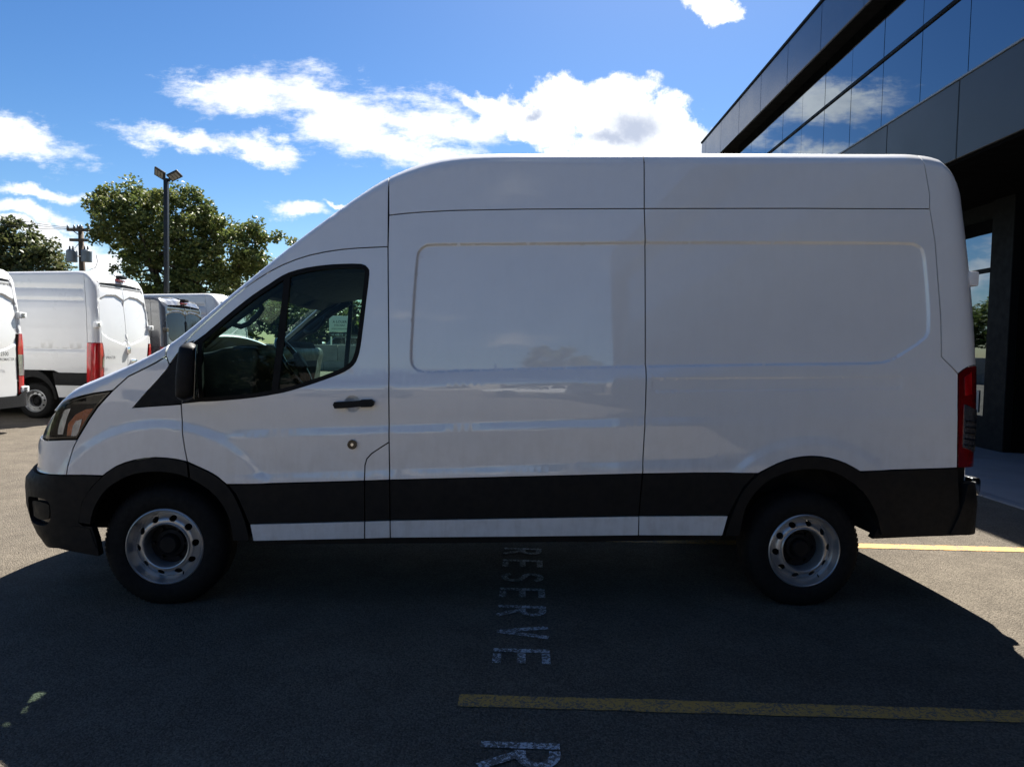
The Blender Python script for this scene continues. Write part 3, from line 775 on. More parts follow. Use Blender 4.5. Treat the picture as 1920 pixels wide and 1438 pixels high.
# rear doors
for k in (0, 1):
    dz0 = .62
    d = H.panel('rear_door', [(AE + .02, dz0), (AC, dz0), (AC, H.vt(AE) - .03), (AE + .02, H.vt(AE) - .03)], P_, hero, sp=.09, relief=False, near=(k == 0), mirror=(k == 1))[0]
    def on(yy): return yy if k == 0 else 2 * H.W - yy
    for hz_ in (1.99,):
        xx = float(H.phi([[AE, hz_]])[0, 0])
        m = MB().box(xx - .05, xx + .012, min(on(.10), on(.20)), max(on(.10), on(.20)), hz_ - .045, hz_ + .045)
        bevelled(m.build('hinge', P_, d), .012)
    if k == 1: bevelled(MB().box(2.955, 3.0, 1.10, 1.24, .98, 1.04).build('door_handle', K_, d), .01)
H.panel('rear_header', [(AE + .002, H.vt(AE) - .024), (AC, H.vt(AE) - .024), (AC, H.vt(AE) + .9), (AE + .002, H.vt(AE) + .9)], P_, hero, sp=.1, relief=False)

# door with window
WIN = catmull([(383, 752), (430, 749), (477, 744.5), (520, 737.5), (548, 731), (589.5, 718), (625, 705), (646, 696), (662, 684.5), (670, 670), (675, 650), (680, 612), (686, 562), (691.5, 515), (689, 503), (677, 496), (640, 496), (610, 498), (575, 503), (541.5, 512), (520, 523.5),
                (506, 533), (475, 553.5), (443.5, 578), (410, 606), (383, 629), (372, 642), (371, 690), (374, 745)], 2, True)
winU = U(WIN)
winI = inset(winU, .022)
arcD = [(362, 869), (375, 875), (390.5, 882), (401, 887.5), (410.5, 893.6), (420, 901), (427, 906.5)]
doorpx = [(339.8, 758), (341, 780), (344, 813.5), (348, 840), (353, 865)] + arcD + [(470, 906), (560, 904), (684, 900.5), (684.5, 872), (688, 860), (697, 850), (715, 838), (730, 828.5)]
doorU = U(doorpx) + VA[1:-2][::-1] + DT[1:-4] + U([(362, 640), (350, 655), (345, 700)])
hc = np.array(at_a(662, 757)); bowl = lambda r: [(hc[0] + r * .96 * math.cos(t), hc[1] + r * math.sin(t)) for t in np.linspace(0, 2 * PI, 24, False)]
door = H.panel('front_door', doorU, P_, hero, holes=[winU, bowl(.047)], sp=.045, bsp=.022)
low = U([(731, 899), (730, 828.5), (715, 838), (697, 850), (688, 860), (684.5, 872), (684, 900.5)])
H.panel('lower_pillar_panel', low, P_, hero, sp=.04)
for k, dr in enumerate(door):
    nm = dict(near=(k == 0), mirror=(k == 1))
    H.panel('window_frame', inset(winU, -.002), M['seal'], dr, holes=[winI], off=.002, relief=False, sp=.03, bsp=.02, gap=0, rim=.03, **nm)
    H.panel('window_glass', inset(winU, .015), M['glass'], dr, off=-.012, relief=False, sp=.06, bsp=.03, gap=0, rim=.003, **nm)
    H.panel('window_divider', U([(533, 517), (545, 511), (541, 560), (535, 620), (528, 680), (521.5, 737), (508, 740), (514, 690), (522, 620), (529, 560)]), M['seal'], dr, off=.003, relief=False, sp=.04, gap=0, **nm)
    H.panel('mirror_sail', U([(342, 757), (383, 752.5), (372, 745), (370, 690), (371, 640), (384, 627), (366, 640), (347, 655), (346, 700)]), M['seal'], dr, off=.004, relief=False, sp=.04, gap=0, **nm)
    H.panel('inner_door_card', inset(doorU, .03), M['trim_in'], dr, holes=[inset(winU, -.015)], off=-.05, relief=False, sp=.08, gap=0, **nm)
    # handle with its finger recess
    H.panel('handle_recess', bowl(.0515), M['paint'], dr, off=-.001, sp=.01, bsp=.01, gap=0, offfn=lambda V: -.030 * np.clip(1 - ((V[:, 0] - hc[0]) ** 2 + (V[:, 1] - hc[1]) ** 2) / .047 ** 2, 0, 1), **nm)
    hh = U([(627, 758.5), (629.5, 753.5), (660, 752), (678, 750.5), (680, 749), (698, 748.5), (703.5, 753), (702, 759), (698, 762.5), (680, 763), (678, 762), (650, 764.5), (630, 765.2)])
    H.panel('door_handle', hh, K_, dr, off=.045, sp=.02, gap=0, rim=.035, relief=False, **nm)
    lc = np.array(at_a(661.5, 832.5)); circ = lambda r: [(lc[0] + r * math.cos(t), lc[1] + r * math.sin(t)) for t in np.linspace(0, 2 * PI, 24, False)]
    lk = H.panel('door_lock', circ(.027), M['gloss_black'], dr, off=.022, sp=.02, gap=0, rim=.02, relief=False, **nm)[0]
    H.panel('lock_cylinder', circ(.0085), M['chrome'], lk, off=.026, sp=.01, gap=0, rim=.006, relief=False, **nm)

# lower cladding, arches and sills
FA_o = catmull([(150, 978), (157, 940), (173.5, 913.6), (195, 892), (220, 873.6), (253.6, 862), (293.7, 857), (330.4, 860), (353.8, 866)], 2)
FA_i = catmull([(173.5, 982), (180, 953.7), (197, 923.7), (220, 903.6), (253.6, 888.6), (293.7, 883.6), (330.4, 887), (357, 895.5)], 2)
H.panel('wheel_arch_trim', U(FA_o) + U(FA_i)[::-1], K_, hero, off=.022, sp=.04, rim=.05, relief=False)
FB_o = catmull([(355, 866.5), (390.5, 882), (410.5, 893.6), (427, 906.6), (440.5, 925), (454, 953), (465, 985), (470, 1012)], 2)
FB_i = catmull([(359, 896), (394, 917), (420.5, 947), (434, 980), (438, 1012)], 2)
H.panel('wheel_arch_trim', U(FB_o) + U(FB_i)[::-1], K_, hero, off=.022, sp=.04, rim=.05, relief=False)
H.panel('door_cladding', U([(428, 908), (560, 904.5), (684, 901), (684.5, 975.5), (560, 979), (468, 981), (457, 955), (443, 925)]), K_, hero, off=.012, sp=.05, relief=False, rim=.03)
H.panel('door_cladding', U([(684, 901), (731, 899), (732, 974), (684.5, 975.5)]), K_, hero, off=.012, sp=.05, relief=False, rim=.03)
H.panel('side_cladding', U([(731, 899), (970, 893), (1204, 887.5), (1200, 930), (1197, 966), (970, 970), (732, 974)]), K_, hero, off=.012, sp=.06, relief=False, rim=.03)
H.panel('side_cladding', U([(1204, 887.5), (1300, 886), (1419, 886.5), (1393.6, 912), (1377.5, 941), (1365, 965), (1197, 966), (1200, 930)]), K_, hero, off=.012, sp=.06, relief=False, rim=.03)
for q in ([(470, 981), (684.5, 975.5), (684.5, 1008.5), (476, 1013)], [(684.5, 975.5), (732, 974), (732.5, 1007), (684.5, 1008.5)], [(732, 974), (970, 970), (1197, 966), (1196, 1002.5), (970, 1005), (732.5, 1007)], [(1197, 966), (1364, 965), (1353, 1003), (1196, 1002.5)]):
    H.panel('sill_strip', U(q), P_, hero, off=.016, sp=.06, relief=False, rim=.02)
H.panel('sill_underside', U([(476, 1012), (970, 1004), (1353, 1002), (1350, 1013), (970, 1018), (480, 1022)]), K_, hero, off=-.012, sp=.08, relief=False, gap=0, rim=.06)
RA_o = catmull([(1356, 1003), (1366, 972), (1377.5, 942.7), (1393.6, 913.6), (1419.5, 887.8), (1455, 868.4), (1487, 858), (1519.6, 854.5), (1552, 858), (1584, 868.4), (1610, 883), (1639, 907), (1658.4, 933), (1668, 958), (1670, 981.5), (1666, 998)], 2)
RA_i = catmull([(1384, 1003), (1388, 985), (1397, 948), (1419.5, 916), (1445, 897), (1481, 883), (1519.6, 879), (1555, 883), (1584, 897.5), (1613, 920), (1632, 949), (1642, 975), (1647, 1001)], 2)
H.panel('wheel_arch_trim', U(RA_o) + U(RA_i)[::-1], K_, hero, off=.024, sp=.04, rim=.06, relief=False)
rc = U([(1611, 884), (1700, 880), (1794, 877.5), (1797, 930), (1800, 1003)]) + U([(1720, 1006), (1632, 1010), (1646, 985), (1640, 960), (1655, 940), (1640, 910)])
H.panel('rear_cladding', rc, K_, hero, off=.010, sp=.06, relief=False, rim=.05)
rb = [at_a(1790, 932), at_a(1785, 1003)]
zt = rb[0][1]
bump_r = [(rb[1][0] - .03, .455), (rb[1][0] + .01, .56), (rb[1][0] + .055, zt + .085), (AE - .06, zt + .085), (AE - .03, zt + .02), (AE, zt - .02), (AC, zt - .02), (AC, .45), (AE, .45)]
H.panel('rear_bumper', bump_r, K_, hero, sp=.05, relief=False, rim=.09, off=.02, offfn=lambda V: .018 * sstep(V[:, 0], 2.72, 2.9) * sstep(-V[:, 1], -zt - .06, -zt + .02))
for k in (0, 1):
    yy = .10 if k == 0 else 2 * H.W - .20
    o = bevelled(MB().box(2.93, 2.985, yy, yy + .10, zt - .008, zt + .10).build('bumper_hinge', M['chrome'], hero), .012)
    bevelled(MB().box(2.985, 2.993, yy + .01, yy + .05, zt + .01, zt + .085).build('hinge_slot', M['gloss_black'], o), .003)
# front bumper
bl = U([(195, 892), (160, 890.5), (127, 890.5), (100, 890), (86.7, 889)])
cz = bl[-1][1]
arcB = U([(195, 892), (173.5, 914), (157, 940), (150, 978), (151, 1010)])
bott = .335
bump_f = bl + [(bl[-1][0] - .08, cz - .005), (AF, cz - .005), (AF, bott)] + [(H.af - .35, bott), (H.af - .1, bott - .0), (H.af + .12, bott - .04)] + [Upl(194, 1040, .05)] + U([(184, 1012), (175, 985), (158, 984)]) + arcB[1:-1][::-1]
def boff(V): return .012 * sstep(-V[:, 0], 2.32, 2.65) * (1 - sstep(V[:, 1], cz - .10, cz + .0))
fog = U(catmull([(62, 935), (67, 930), (89, 935), (98, 945), (99, 972), (89, 982), (71, 976), (65, 962)], 2, True))
fb_ = H.panel('front_bumper', bump_f, K_, hero, sp=.05, relief=False, rim=.05, off=.012, offfn=boff, holes=[fog])
for k, t_ in enumerate(fb_):
    nm = dict(near=(k == 0), mirror=(k == 1))
    H.panel('fog_light_recess', fog, M['gloss_black'], t_, off=-.02, sp=.03, relief=False, offfn=boff, **nm)
    H.panel('fog_light', inset(fog, .022), K_, t_, off=-.003, sp=.03, relief=False, offfn=boff, rim=.03, **nm)
    H.panel('bumper_lip', U([(112, 985), (148, 984), (172, 989), (185, 1028), (165, 1031), (135, 1027), (112, 1016)]), K_, t_, off=.016, sp=.04, relief=False, **nm)

# inner shell: blocks light, keeps the seams dark
WO = [(at_a(*p)) for p in [(345, 760), (728, 464)]]
shell = [(-2.75, .62)] + [(-2.3, .62), (-2.3, .9), (-1.45, .9), (-1.40, .40), (1.35, .45), (1.42, .9), (2.33, .9), (2.40, .55), (AE, .62)] + [(a, H.vt(a) - .04) for a in np.linspace(AE, -2.75, 90)]
H.panel('inner_shell', shell, M['under'], hero, holes=[inset(winU, -.03)], off=-.035, relief=False, sp=.12, gap=0, rim=.01)
u = MB().box(-2.55, -2.36, .38, 1.68, .36, .95).box(-1.40, 1.38, .07, 1.99, .42, .50).box(-1.2, 1.3, .75, 1.3, .30, .42).box(2.36, 2.86, .15, 1.91, .56, .66).box(-2.4, 2.5, .52, .60, .44, .56).box(-2.4, 2.5, 1.46, 1.54, .44, .56).box(-2.36, -1.38, .42, 1.64, .46, .95).box(1.38, 2.36, .40, 1.66, .62, .92)
u.tube([(1.875, .3, .35), (1.875, 1.76, .35)], .05, 10).tube([(-1.875, .3, .33), (-1.875, 1.76, .33)], .04, 10).tube([(.5, 1.0, .40), (1.875, 1.0, .36)], .04, 8)
u.tube([(1.9, .95, .36), (1.9, 1.1, .36)], .15, 14)
u.build('underbody', M['under'], hero)
for cx in (-1.875, 1.875):
    for side in (0, 1):
        m = MB(); R_ = .455; n = 22; v = []; f = []
        ys = (.04, .46) if side == 0 else (1.60, 2.02)
        for yv in ys:
            for k in range(n + 1):
                t = .10 + (PI - .2) * k / n; v.append((cx + R_ * math.cos(t), yv, .38 + R_ * math.sin(t) * 1.02))
        for k in range(n): f.append((k, k + 1, n + 2 + k, n + 1 + k))
        iy = 1 if side == 0 else 0
        ring = [iy * (n + 1) + k for k in range(n + 1)]; f.append(tuple(ring))
        m.add(v, f); m.build('wheel_housing', M['under'], hero, True)

# wheels
def make_wheel(cx, parent, side, R_=.352, cz=.340, steel='steel', ytyre=.035, holes=10, phase=.1):
    w = bpy.data.objects.new('wheel', None); w.empty_display_size = .2; link(w, parent)
    w.location = (cx, ytyre, cz) if side == 0 else (cx, 2 * H.W - ytyre, cz)
    if side == 1: w.rotation_euler = (0, 0, PI)
    prof = [(.218, .012), (.225, .004), (.245, -.002), (.28, -.004), (.310, .004), (.330, .018), (.343, .034), (.349, .05)]
    for j in range(5):
        y0 = .055 + j * .026; prof += [(.352, y0), (.352, y0 + .018), (.345, y0 + .019), (.345, y0 + .024)]
    prof += [(.349, .187), (.34, .205), (.30, .226), (.22, .22)]
    tm = MB().lathe(prof, 0, 0, 96)
    # flatten the contact patch
    tm.v = [(x, y, max(z, -cz + .001)) for x, y, z in tm.v]
    # shoulder tread blocks
    for k in range(72):
        t = 2 * PI * k / 72; c, s = math.cos(t), math.sin(t); d = .010
        def P(r, tt, y): return (r * math.cos(t + tt), y, max(r * math.sin(t + tt), -cz + .001))
        v = [P(.338, -.022, .022), P(.338, .022, .022), P(.3545, .022, .046), P(.3545, -.022, .046), P(.3545, -.022, .060), P(.3545, .022, .060)]
        tm.add(v, [(0, 1, 2, 3), (3, 2, 5, 4), (0, 3, 4), (1, 5, 2)])
    autosharp(tm.build('tyre', M['rubber'], w), 40)
    # sidewall rings give the tyre its shaped flank
    rm = MB().lathe([(.222, .010), (.219, .004), (.213, .002), (.209, .006), (.208, .016), (.201, .030), (.197, .044), (.1935, .048), (.186, .055), (.183, .062), (.181, .09), (.17, .12), (.17, .2)], 0, 0, 96)
    rim = autosharp(rm.build('rim', M[steel], w), 50)
    # the wheel face with its ventilation holes
    ro, ri = .184, .1335
    outer = [(ro * math.cos(t), ro * math.sin(t)) for t in np.linspace(0, 2 * PI, 80, False)]
    inner = [(ri * math.cos(t), ri * math.sin(t)) for t in np.linspace(0, 2 * PI, 64, False)]
    hs_ = [inner]
    for k in range(holes):
        t0 = phase + 2 * PI * k / holes; c0 = (.160 * math.cos(t0), .160 * math.sin(t0))
        hs_.append([(c0[0] + .0165 * math.cos(q) * math.cos(t0) - .0205 * math.sin(q) * math.sin(t0), c0[1] + .0165 * math.cos(q) * math.sin(t0) + .0205 * math.sin(q) * math.cos(t0)) for q in np.linspace(0, 2 * PI, 14, False)])
    V, Fc = cdt(outer, hs_, .012, .012)
    rr = np.hypot(V[:, 0], V[:, 1]); yy = .030 + .030 * sstep(rr, .150, .184)
    verts = [(x, y, z) for (x, z), y in zip(V, yy)]; faces = list(Fc)
    for a, b in boundary_edges(Fc):
        n0 = len(verts); verts += [verts[a], verts[b], (verts[a][0], verts[a][1] + .012, verts[a][2]), (verts[b][0], verts[b][1] + .012, verts[b][2])]
        faces.append((n0 + 1, n0, n0 + 2, n0 + 3))
    # rounded ring round the centre opening
    fm = MB().add(verts, faces).lathe([(.1345, .030), (.1345, .022), (.131, .018), (.126, .020), (.122, .028), (.119, .05), (.117, .10)], 0, 0, 72)
    autosharp(fm.build('wheel_face', M[steel], w), 40)
    hb = MB().lathe([(.117, .10), (.085, .10), (.08, .085), (.06, .08), (.055, .055), (.045, .045), (.001, .045)], 0, 0, 40)
    for k in range(6):
        t0 = 2 * PI * k / 6; hb.tube([(.095 * math.cos(t0), .10, .095 * math.sin(t0)), (.095 * math.cos(t0), .075, .095 * math.sin(t0))], .011, 6)
    autosharp(hb.build('hub', M['hub'], w), 40)
    MB().lathe([(.001, .12), (.165, .12), (.165, .14), (.001, .14)], 0, 0, 40).build('brake_disc', M['hub'], w, True)
    MB().tube([(.178 * math.cos(-1.0), .03, .178 * math.sin(-1.0)), (.190 * math.cos(-1.02), .018, .19 * math.sin(-1.02))], .004, 6).build('valve', M['rubber'], w)
    return w
for cx in (-1.875, 1.872):
    for sd in (0, 1): make_wheel(cx, hero, sd)

# door mirrors
def door_mirror(k):
    c = Upl(351, 697, -.13); sgn = 1 if k == 0 else -1; yb = -.13 if k == 0 else 2 * H.W + .13
    bm = bmesh.new(); bmesh.ops.create_uvsphere(bm, u_segments=28, v_segments=18, radius=1)
    for v in bm.verts:
        def sp(q, e): return math.copysign(abs(q) ** e, q)
        x, y, z = v.co; L = max(abs(x), abs(y), abs(z)); t = .55
        x, y, z = [q * (1 - t) + q / L * t * .82 for q in (x, y, z)]
        v.co = (x * .060 + z * .006, y * .115, z * .178 - .0 * x)
        if v.co.x > .045: v.co.x = .045
    for f in bm.faces: f.smooth = True
    me = bpy.data.meshes.new('door_mirror'); bm.to_mesh(me); bm.free(); me.materials.append(K_)
    o = bpy.data.objects.new('door_mirror', me); link(o, hero); o.location = (c[0], yb, c[1]); o.rotation_euler = (0, .04, .30 * sgn)
    m = bevelled(MB().box(.044, .048, -.09, .09, -.14, .15).build('mirror_glass', M['dim_mirror'], o), .001)
    ar = MB().tube([(.0, .10 * sgn, -.10), (.03, .20 * sgn, -.15), (.05, .26 * sgn, -.16)], [.035, .03, .035], 8).build('mirror_arm', K_, o, True)
for k in (0, 1): door_mirror(k)

# cab interior
def dpoly(pts, y): return [Upl(p[0], p[1], y) for p in pts]
dash = dpoly([(385, 672), (400, 663), (430, 659), (446, 652), (470, 650), (506, 651), (512, 664), (505, 700), (500, 760), (380, 760), (383, 700)], .45)
d_ = MB().prism(dash, .18, 1.88).build('dashboard', M['skin_grey'], hero); bevelled(d_, .03, 3)
binn = dpoly([(440, 655), (470, 648), (505, 647), (511, 655), (505, 668), (445, 665)], .5)
bevelled(MB().prism(binn, .25, .62).build('instrument_cowl', M['trim_in'], hero), .012)
# steering wheel
sc_ = Upl(552, 684, .50); scx, scz = sc_
bm = bmesh.new(); seg, rs = 40, 10; Rw, rw_ = .185, .016; vs = []
tilt = math.radians(58)
cU = Vector((math.cos(tilt) * 1.0, 0, -math.sin(tilt))) ; cV = Vector((0, 1, 0)); cN = cU.cross(cV)
sw = MB(); vv = []; ff = []
for i in range(seg):
    t = 2 * PI * i / seg; e1 = cU * math.cos(t) + cV * math.sin(t)
    for j in range(rs):
        q = 2 * PI * j / rs; vv.append(Vector((scx, .50, scz)) + e1 * (Rw + rw_ * math.cos(q)) + cN * rw_ * math.sin(q))
for i in range(seg):
    for j in range(rs): ff.append((i * rs + j, ((i + 1) % seg) * rs + j, ((i + 1) % seg) * rs + (j + 1) % rs, i * rs + (j + 1) % rs))
sw.add(vv, ff); swo = sw.build('steering_wheel', M['gloss_black'], hero, True)
sp_ = MB(); cc0 = Vector((scx, .50, scz)) - cN * .0
for t in (PI / 2, -PI / 2, 0.0):
    e1 = cU * math.cos(t) + cV * math.sin(t); sp_.tube([cc0 + cN * .03, cc0 + e1 * Rw], [.03, .014], 6)
sp_.tube([cc0 + cN * .03, cc0 - (-cN) * .06], .06, 12)
sp_.tube([cc0 + cN * .05, Vector((scx - .25, .50, scz - .12))], .035, 8)
sp_.build('wheel_spokes', M['clear'] if False else M['trim_in'], swo, True)
def seat(cy, xf, name='seat'):
    prof_b = [(xf, 1.02), (xf + .13, 1.02), (xf + .25, 1.55), (xf + .245, 1.60), (xf + .19, 1.60), (xf + .12, 1.45)]
    o = MB().prism(prof_b, cy - .25, cy + .25).build('seat', M['fabric'], hero); bevelled(o, .04, 3)
    c = MB().prism([(xf - .45, .88), (xf + .12, .86), (xf + .12, 1.02), (xf - .42, 1.06)], cy - .25, cy + .25).build('seat_cushion', M['fabric'], o); bevelled(c, .04, 3)
    h = MB().prism([(xf + .17, 1.64), (xf + .24, 1.62), (xf + .28, 1.80), (xf + .22, 1.82)], cy - .13, cy + .13).build('headrest', M['fabric'], o); bevelled(h, .03, 3)
px_ = Upl(556, 705, 1.45)[0]
so2 = dpoly([(549, 760), (551, 645), (556, 641), (571, 641.5), (577, 648), (584, 690), (585, 760)], 1.45)
s1 = MB().prism(so2, 1.2, 1.72).build('seat', M['fabric'], hero, label='passenger seat'); bevelled(s1, .03, 3)
seat(.50, -.95)
bevelled(MB().box(-1.9, -.55, .18, 1.88, .80, .86).build('cab_floor', M['under'], hero), .01)
bevelled(MB().box(-.56, -.52, .12, 1.94, .8, 2.38).build('bulkhead', M['trim_in'], hero), .01)
# headliner with sun visors
hlin = dpoly([(466, 571), (520, 540), (560, 522), (700, 500)], .5)
lin = MB(); hl_ = [(-1.42, 1.80), (-1.30, 1.86), (-.95, 1.93), (-.56, 1.96), (-.56, 1.99), (-.95, 1.96), (-1.30, 1.93), (-1.44, 1.84)]
lin.prism(hl_, .16, 1.90); lin.build('headliner', M['trim_lt'], hero)
for cy in (.55, 1.5):
    v = MB().prism([(-1.47, 1.80), (-1.36, 1.80), (-1.30, 1.87), (-1.44, 1.84)], cy - .25, cy + .25).build('sun_visor', M['trim_lt'], hero); bevelled(v, .01)
# A pillar grab handles and trim on both sides
for k in (0, 1):
    yy = .17 if k == 0 else 2 * H.W - .17; s_ = 1 if k == 0 else -1
    P0 = [Upl(p[0], p[1], .17) for p in [(432, 606), (447, 612), (462, 606), (478, 591), (487, 578), (486, 570)]]
    MB().tube([(p[0], yy + (.045 * s_ if 0 < i < 5 else 0.0), p[1]) for i, p in enumerate(P0)], .016, 8).build('grab_handle', M['trim_in'], hero, True)
    tp = [Upl(p[0], p[1], .12) for p in [(378, 640), (400, 620), (450, 582), (500, 545), (545, 520)]]
    MB().tube([(p[0], (.13 if k == 0 else 2 * H.W - .13), p[1] - .02) for p in tp], .028, 8).build('pillar_trim', M['trim_in'], hero, True)

# ------------------------------------------------------------------ vans parked in the row behind
def bg_van(rx, yn, hh, paint, label, glassdoor=False, sprinter=False, low=False, zl=(.72, 1.49), clad=(.66, .90), seam=2.58, badge=None, detail=True):
    root = empty('parked_van', (rx - 2.95, yn, 0), 0, label, 'van', 'vans parked side by side in the row behind')
    s_ = hh / 2.72
    B = Body(T=lambda x: np.maximum(T_hero(x) * s_, 0), ar=2.79, R=.13, tum=.09 if not sprinter else .12)
    B.N = H.N
    ae = B.ar + B.R * PI / 2; ac = ae + B.W - B.R - .006
    zt1, zb1 = (hh - .50, hh - 1.33) if not low else (hh - .38, hh - 1.10)
    win_r = catmull([(ae + .04, zt1), (ac - .02, zt1 + .02), (ac - .02, zb1), (ac - .40, zb1), (ae + .16, zb1 + .10), (ae + .05, zb1 + .24)], 3, True)
    grooves = [hh - .33, hh - .56, 1.36]
    def rel(A):
        a, v = A[:, 0], A[:, 1]; d = segdist(A, win_r); sd = np.where(pip(A, win_r), d, -d)
        h = .022 * sstep(sd, -.012, .018)
        for g in grooves: h += .009 * np.exp(-((v - g) / .012) ** 2) * (a < seam) * (a > -.6)
        h += .012 * np.exp(-((v - (hh - .27)) / .02) ** 2) * (a > ae + .04)
        return h
    B.relief = rel
    f_ = []
    for o_ in (-.015, 0, .01, .02): f_ += resample(inset(win_r, o_), .05)
    for g in grooves:
        for q in np.arange(-.6, seam, .08): f_ += [(q, g - .014), (q, g), (q, g + .014)]
    B.feats = np.array(f_)
    P = M[paint]; K = M['black_plastic']
    vt = B.vt
    zc0, zc1 = clad
    B.panel('side_panel', [(-.62, zc1), (1.20, zc1), (1.30, .94), (2.10, .94), (2.20, zc1), (seam, zc1)] + B.top(seam, -.62, .12), P, root, sp=.14, bsp=.08, gap=.005)
    B.panel('front_door', [(-2.3, zc1), (-.64, zc1)] + B.top(-.64, -2.3, .1), P, root, sp=.14, bsp=.08, gap=.005)
    B.panel('hood', [(-2.32, .62), (B.af - B.Larc, .62), (B.af - B.Larc, 2.6), (-2.32, 2.1)], P, root, sp=.14, bsp=.08, gap=.005)
    B.panel('windshield', [(-2.28, vt(-2.28) + .02)] + [(a, vt(a) + .01) for a in np.linspace(-2.0, -1.3, 8)] + [(-1.3, vt(-1.3) + .95), (-2.28, vt(-2.28) + .95)], M['darkglass'], root, sp=.2, relief=False)
    B.panel('roof', [(a, vt(a)) for a in np.linspace(-1.28, ae, 40)] + [(ae, vt(ae) + .95), (-1.28, vt(-1.28) + .95)], P, root, sp=.16, bsp=.08, relief=False)
    B.panel('corner_pillar', [(seam, zl[1])] + [(seam, vt(seam) - .0)] + B.top(seam, ae + .03, .05) + [(ae + .03, zl[1])], P, root, sp=.07, bsp=.05, gap=.004)
    tl = B.panel('tail_light', [(seam if sprinter else ae - .16, zl[0]), (ae + .08, zl[0] + .0), (ae + .09, zl[1] - .25), (ae + .04, zl[1]), (seam if sprinter else ae - .16, zl[1])], M['red'], root, sp=.04, off=.012, relief=False)
    zc = .5 * (zl[0] + zl[1])
    for k, t_ in enumerate(tl):
        if not sprinter:
            B.panel('clear_section', [(ae - .11, zc - .19), (ae + .085, zc - .19), (ae + .10, zc + .16), (ae - .11, zc + .16)], M['clear'], t_, off=.016, sp=.05, relief=False, near=(k == 0), mirror=(k == 1))
        else:
            B.panel('clear_section', [(ae + .055, zc - .10), (ae + .095, zc - .08), (ae + .095, zc + .10), (ae + .07, zc + .14)], M['clear'], t_, off=.016, sp=.05, relief=False, near=(k == 0), mirror=(k == 1))
    if not sprinter: B.panel('lower_corner', [(seam, zc1), (ae - .16, zc1), (ae - .16, zl[1]), (seam, zl[1])], P, root, sp=.1, relief=False)
    for k in (0, 1):
        yo = lambda y: y if k == 0 else 2 * B.W - y
        x_at = lambda z: float(B.phi([[ae + .5, z]])[0, 0]); x_c = lambda z: float(B.phi([[ae, z]])[0, 0])
        d = B.panel('rear_door', [(ae + .035, zl[1]), (ae + .07, zl[1]), (ae + .13, zl[1] - .25), (ae + .11, .60), (ac, .60), (ac, vt(ae) - .04), (ae + .035, vt(ae) - .04)], P, root, sp=.08, bsp=.05, near=(k == 0), mirror=(k == 1))[0]
        if glassdoor: B.panel('rear_window', inset(win_r, .02), M['darkglass'], d, sp=.1, off=.004, near=(k == 0), mirror=(k == 1))
        for hz_ in ((hh - 1.02, .66) if sprinter else (hh - .74, .70)):
            a_, b_ = sorted((yo(.0), yo(.17))); xx = x_c(hz_)
            hg = bevelled(MB().box(xx - .035, xx + .035, a_, b_, hz_ - .05, hz_ + .05).build('hinge', M['sign_white'] if not glassdoor else M['pole'], d), .012)
            a_, b_ = sorted((yo(.05), yo(.12)))
            for dz_ in (-.02, .02): MB().box(xx + .036, xx + .040, a_, b_, hz_ + dz_ - .010, hz_ + dz_ + .010).build('hinge_slot', M['gloss_black'], hg)
        if k == 1:
            zz = 1.12; xx = x_at(zz)
            o = bevelled(MB().box(xx - .01, xx + .035, B.W + .10, B.W + .30, zz - .035, zz + .035).build('door_handle', M['chrome'] if not glassdoor else K, d), .012)
            bevelled(MB().box(xx - .005, xx + .045, B.W - .06, B.W + .05, 1.28, 1.42).build('padlock_hasp', M['chrome'], d), .02)
    a_, b_ = B.W - .36, B.W + .22
    x0 = x_at(.8)
    bevelled(MB().box(x0 - .01, x0 + .045, a_ - .2, a_ + .5, .80, .86).build('plate_lamp_cover', P, root), .012)
    bevelled(MB().box(x0 - .01, x0 + .02, a_ - .14, a_ + .40, .62, .79).build('plate_recess', K, root), .008)
    B.panel('side_cladding', [(2.13, zc0), (seam + .02, zc0), (seam + .02, zc1), (2.08, zc1)] , K, root, sp=.1, relief=False, off=.008)
    B.panel('side_cladding', [(-1.30, zc0), (1.26, zc0), (1.33, zc1), (-1.40, zc1)], K, root, sp=.2, relief=False, off=.008)
    B.panel('sill_strip', [(-1.28, .40), (1.22, .40), (1.24, zc0), (-1.28, zc0)], P, root, sp=.2, relief=False, off=.01)
    B.panel('sill_strip', [(2.19, .42), (seam + .02, .43), (seam + .02, zc0), (2.13, zc0)], P, root, sp=.2, relief=False, off=.01)
    B.panel('rear_bumper', [(seam + .02, .42), (ac, .42), (ac, .60), (ae + .12, .60), (ae + .10, zl[0]), (seam + .02, zl[0] if sprinter else zc1)], K, root, sp=.08, relief=False, off=.05)
    B.panel('front_bumper', [(B.af + .1, .35), (B.af - B.Larc, .35), (B.af - B.Larc, .62), (B.af + .1, .62)], K, root, sp=.1, relief=False, off=.03)
    for cx in (-1.875, 1.70):
        arc_o = [(cx + .46 * math.cos(t), .36 + .59 * math.sin(t)) for t in np.linspace(.05, PI - .05, 18)]
        arc_i = [(cx + .41 * math.cos(t), .36 + .45 * math.sin(t)) for t in np.linspace(PI - .05, .05, 18)]
        B.panel('wheel_arch_trim', arc_o + arc_i, K, root, sp=.06, relief=False, off=.02, rim=.06)
        for sd in (0, 1):
            make_wheel(cx, root, sd)
    u = MB().box(-2.5, -2.3, .3, 1.76, .35, .95).box(-1.4, 1.2, .06, 2.0, .38, .60).box(2.2, 2.85, .10, 1.96, .42, .60).box(-2.3, 2.2, .45, 1.6, .45, .98).box(-2.2, 2.8, .16, 1.9, .92, hh - .35)
    u.build('underbody', M['under'], root)
    # high brake light with a small camera above the doors
    zr = hh - .05; xr = x_at(hh - .2)
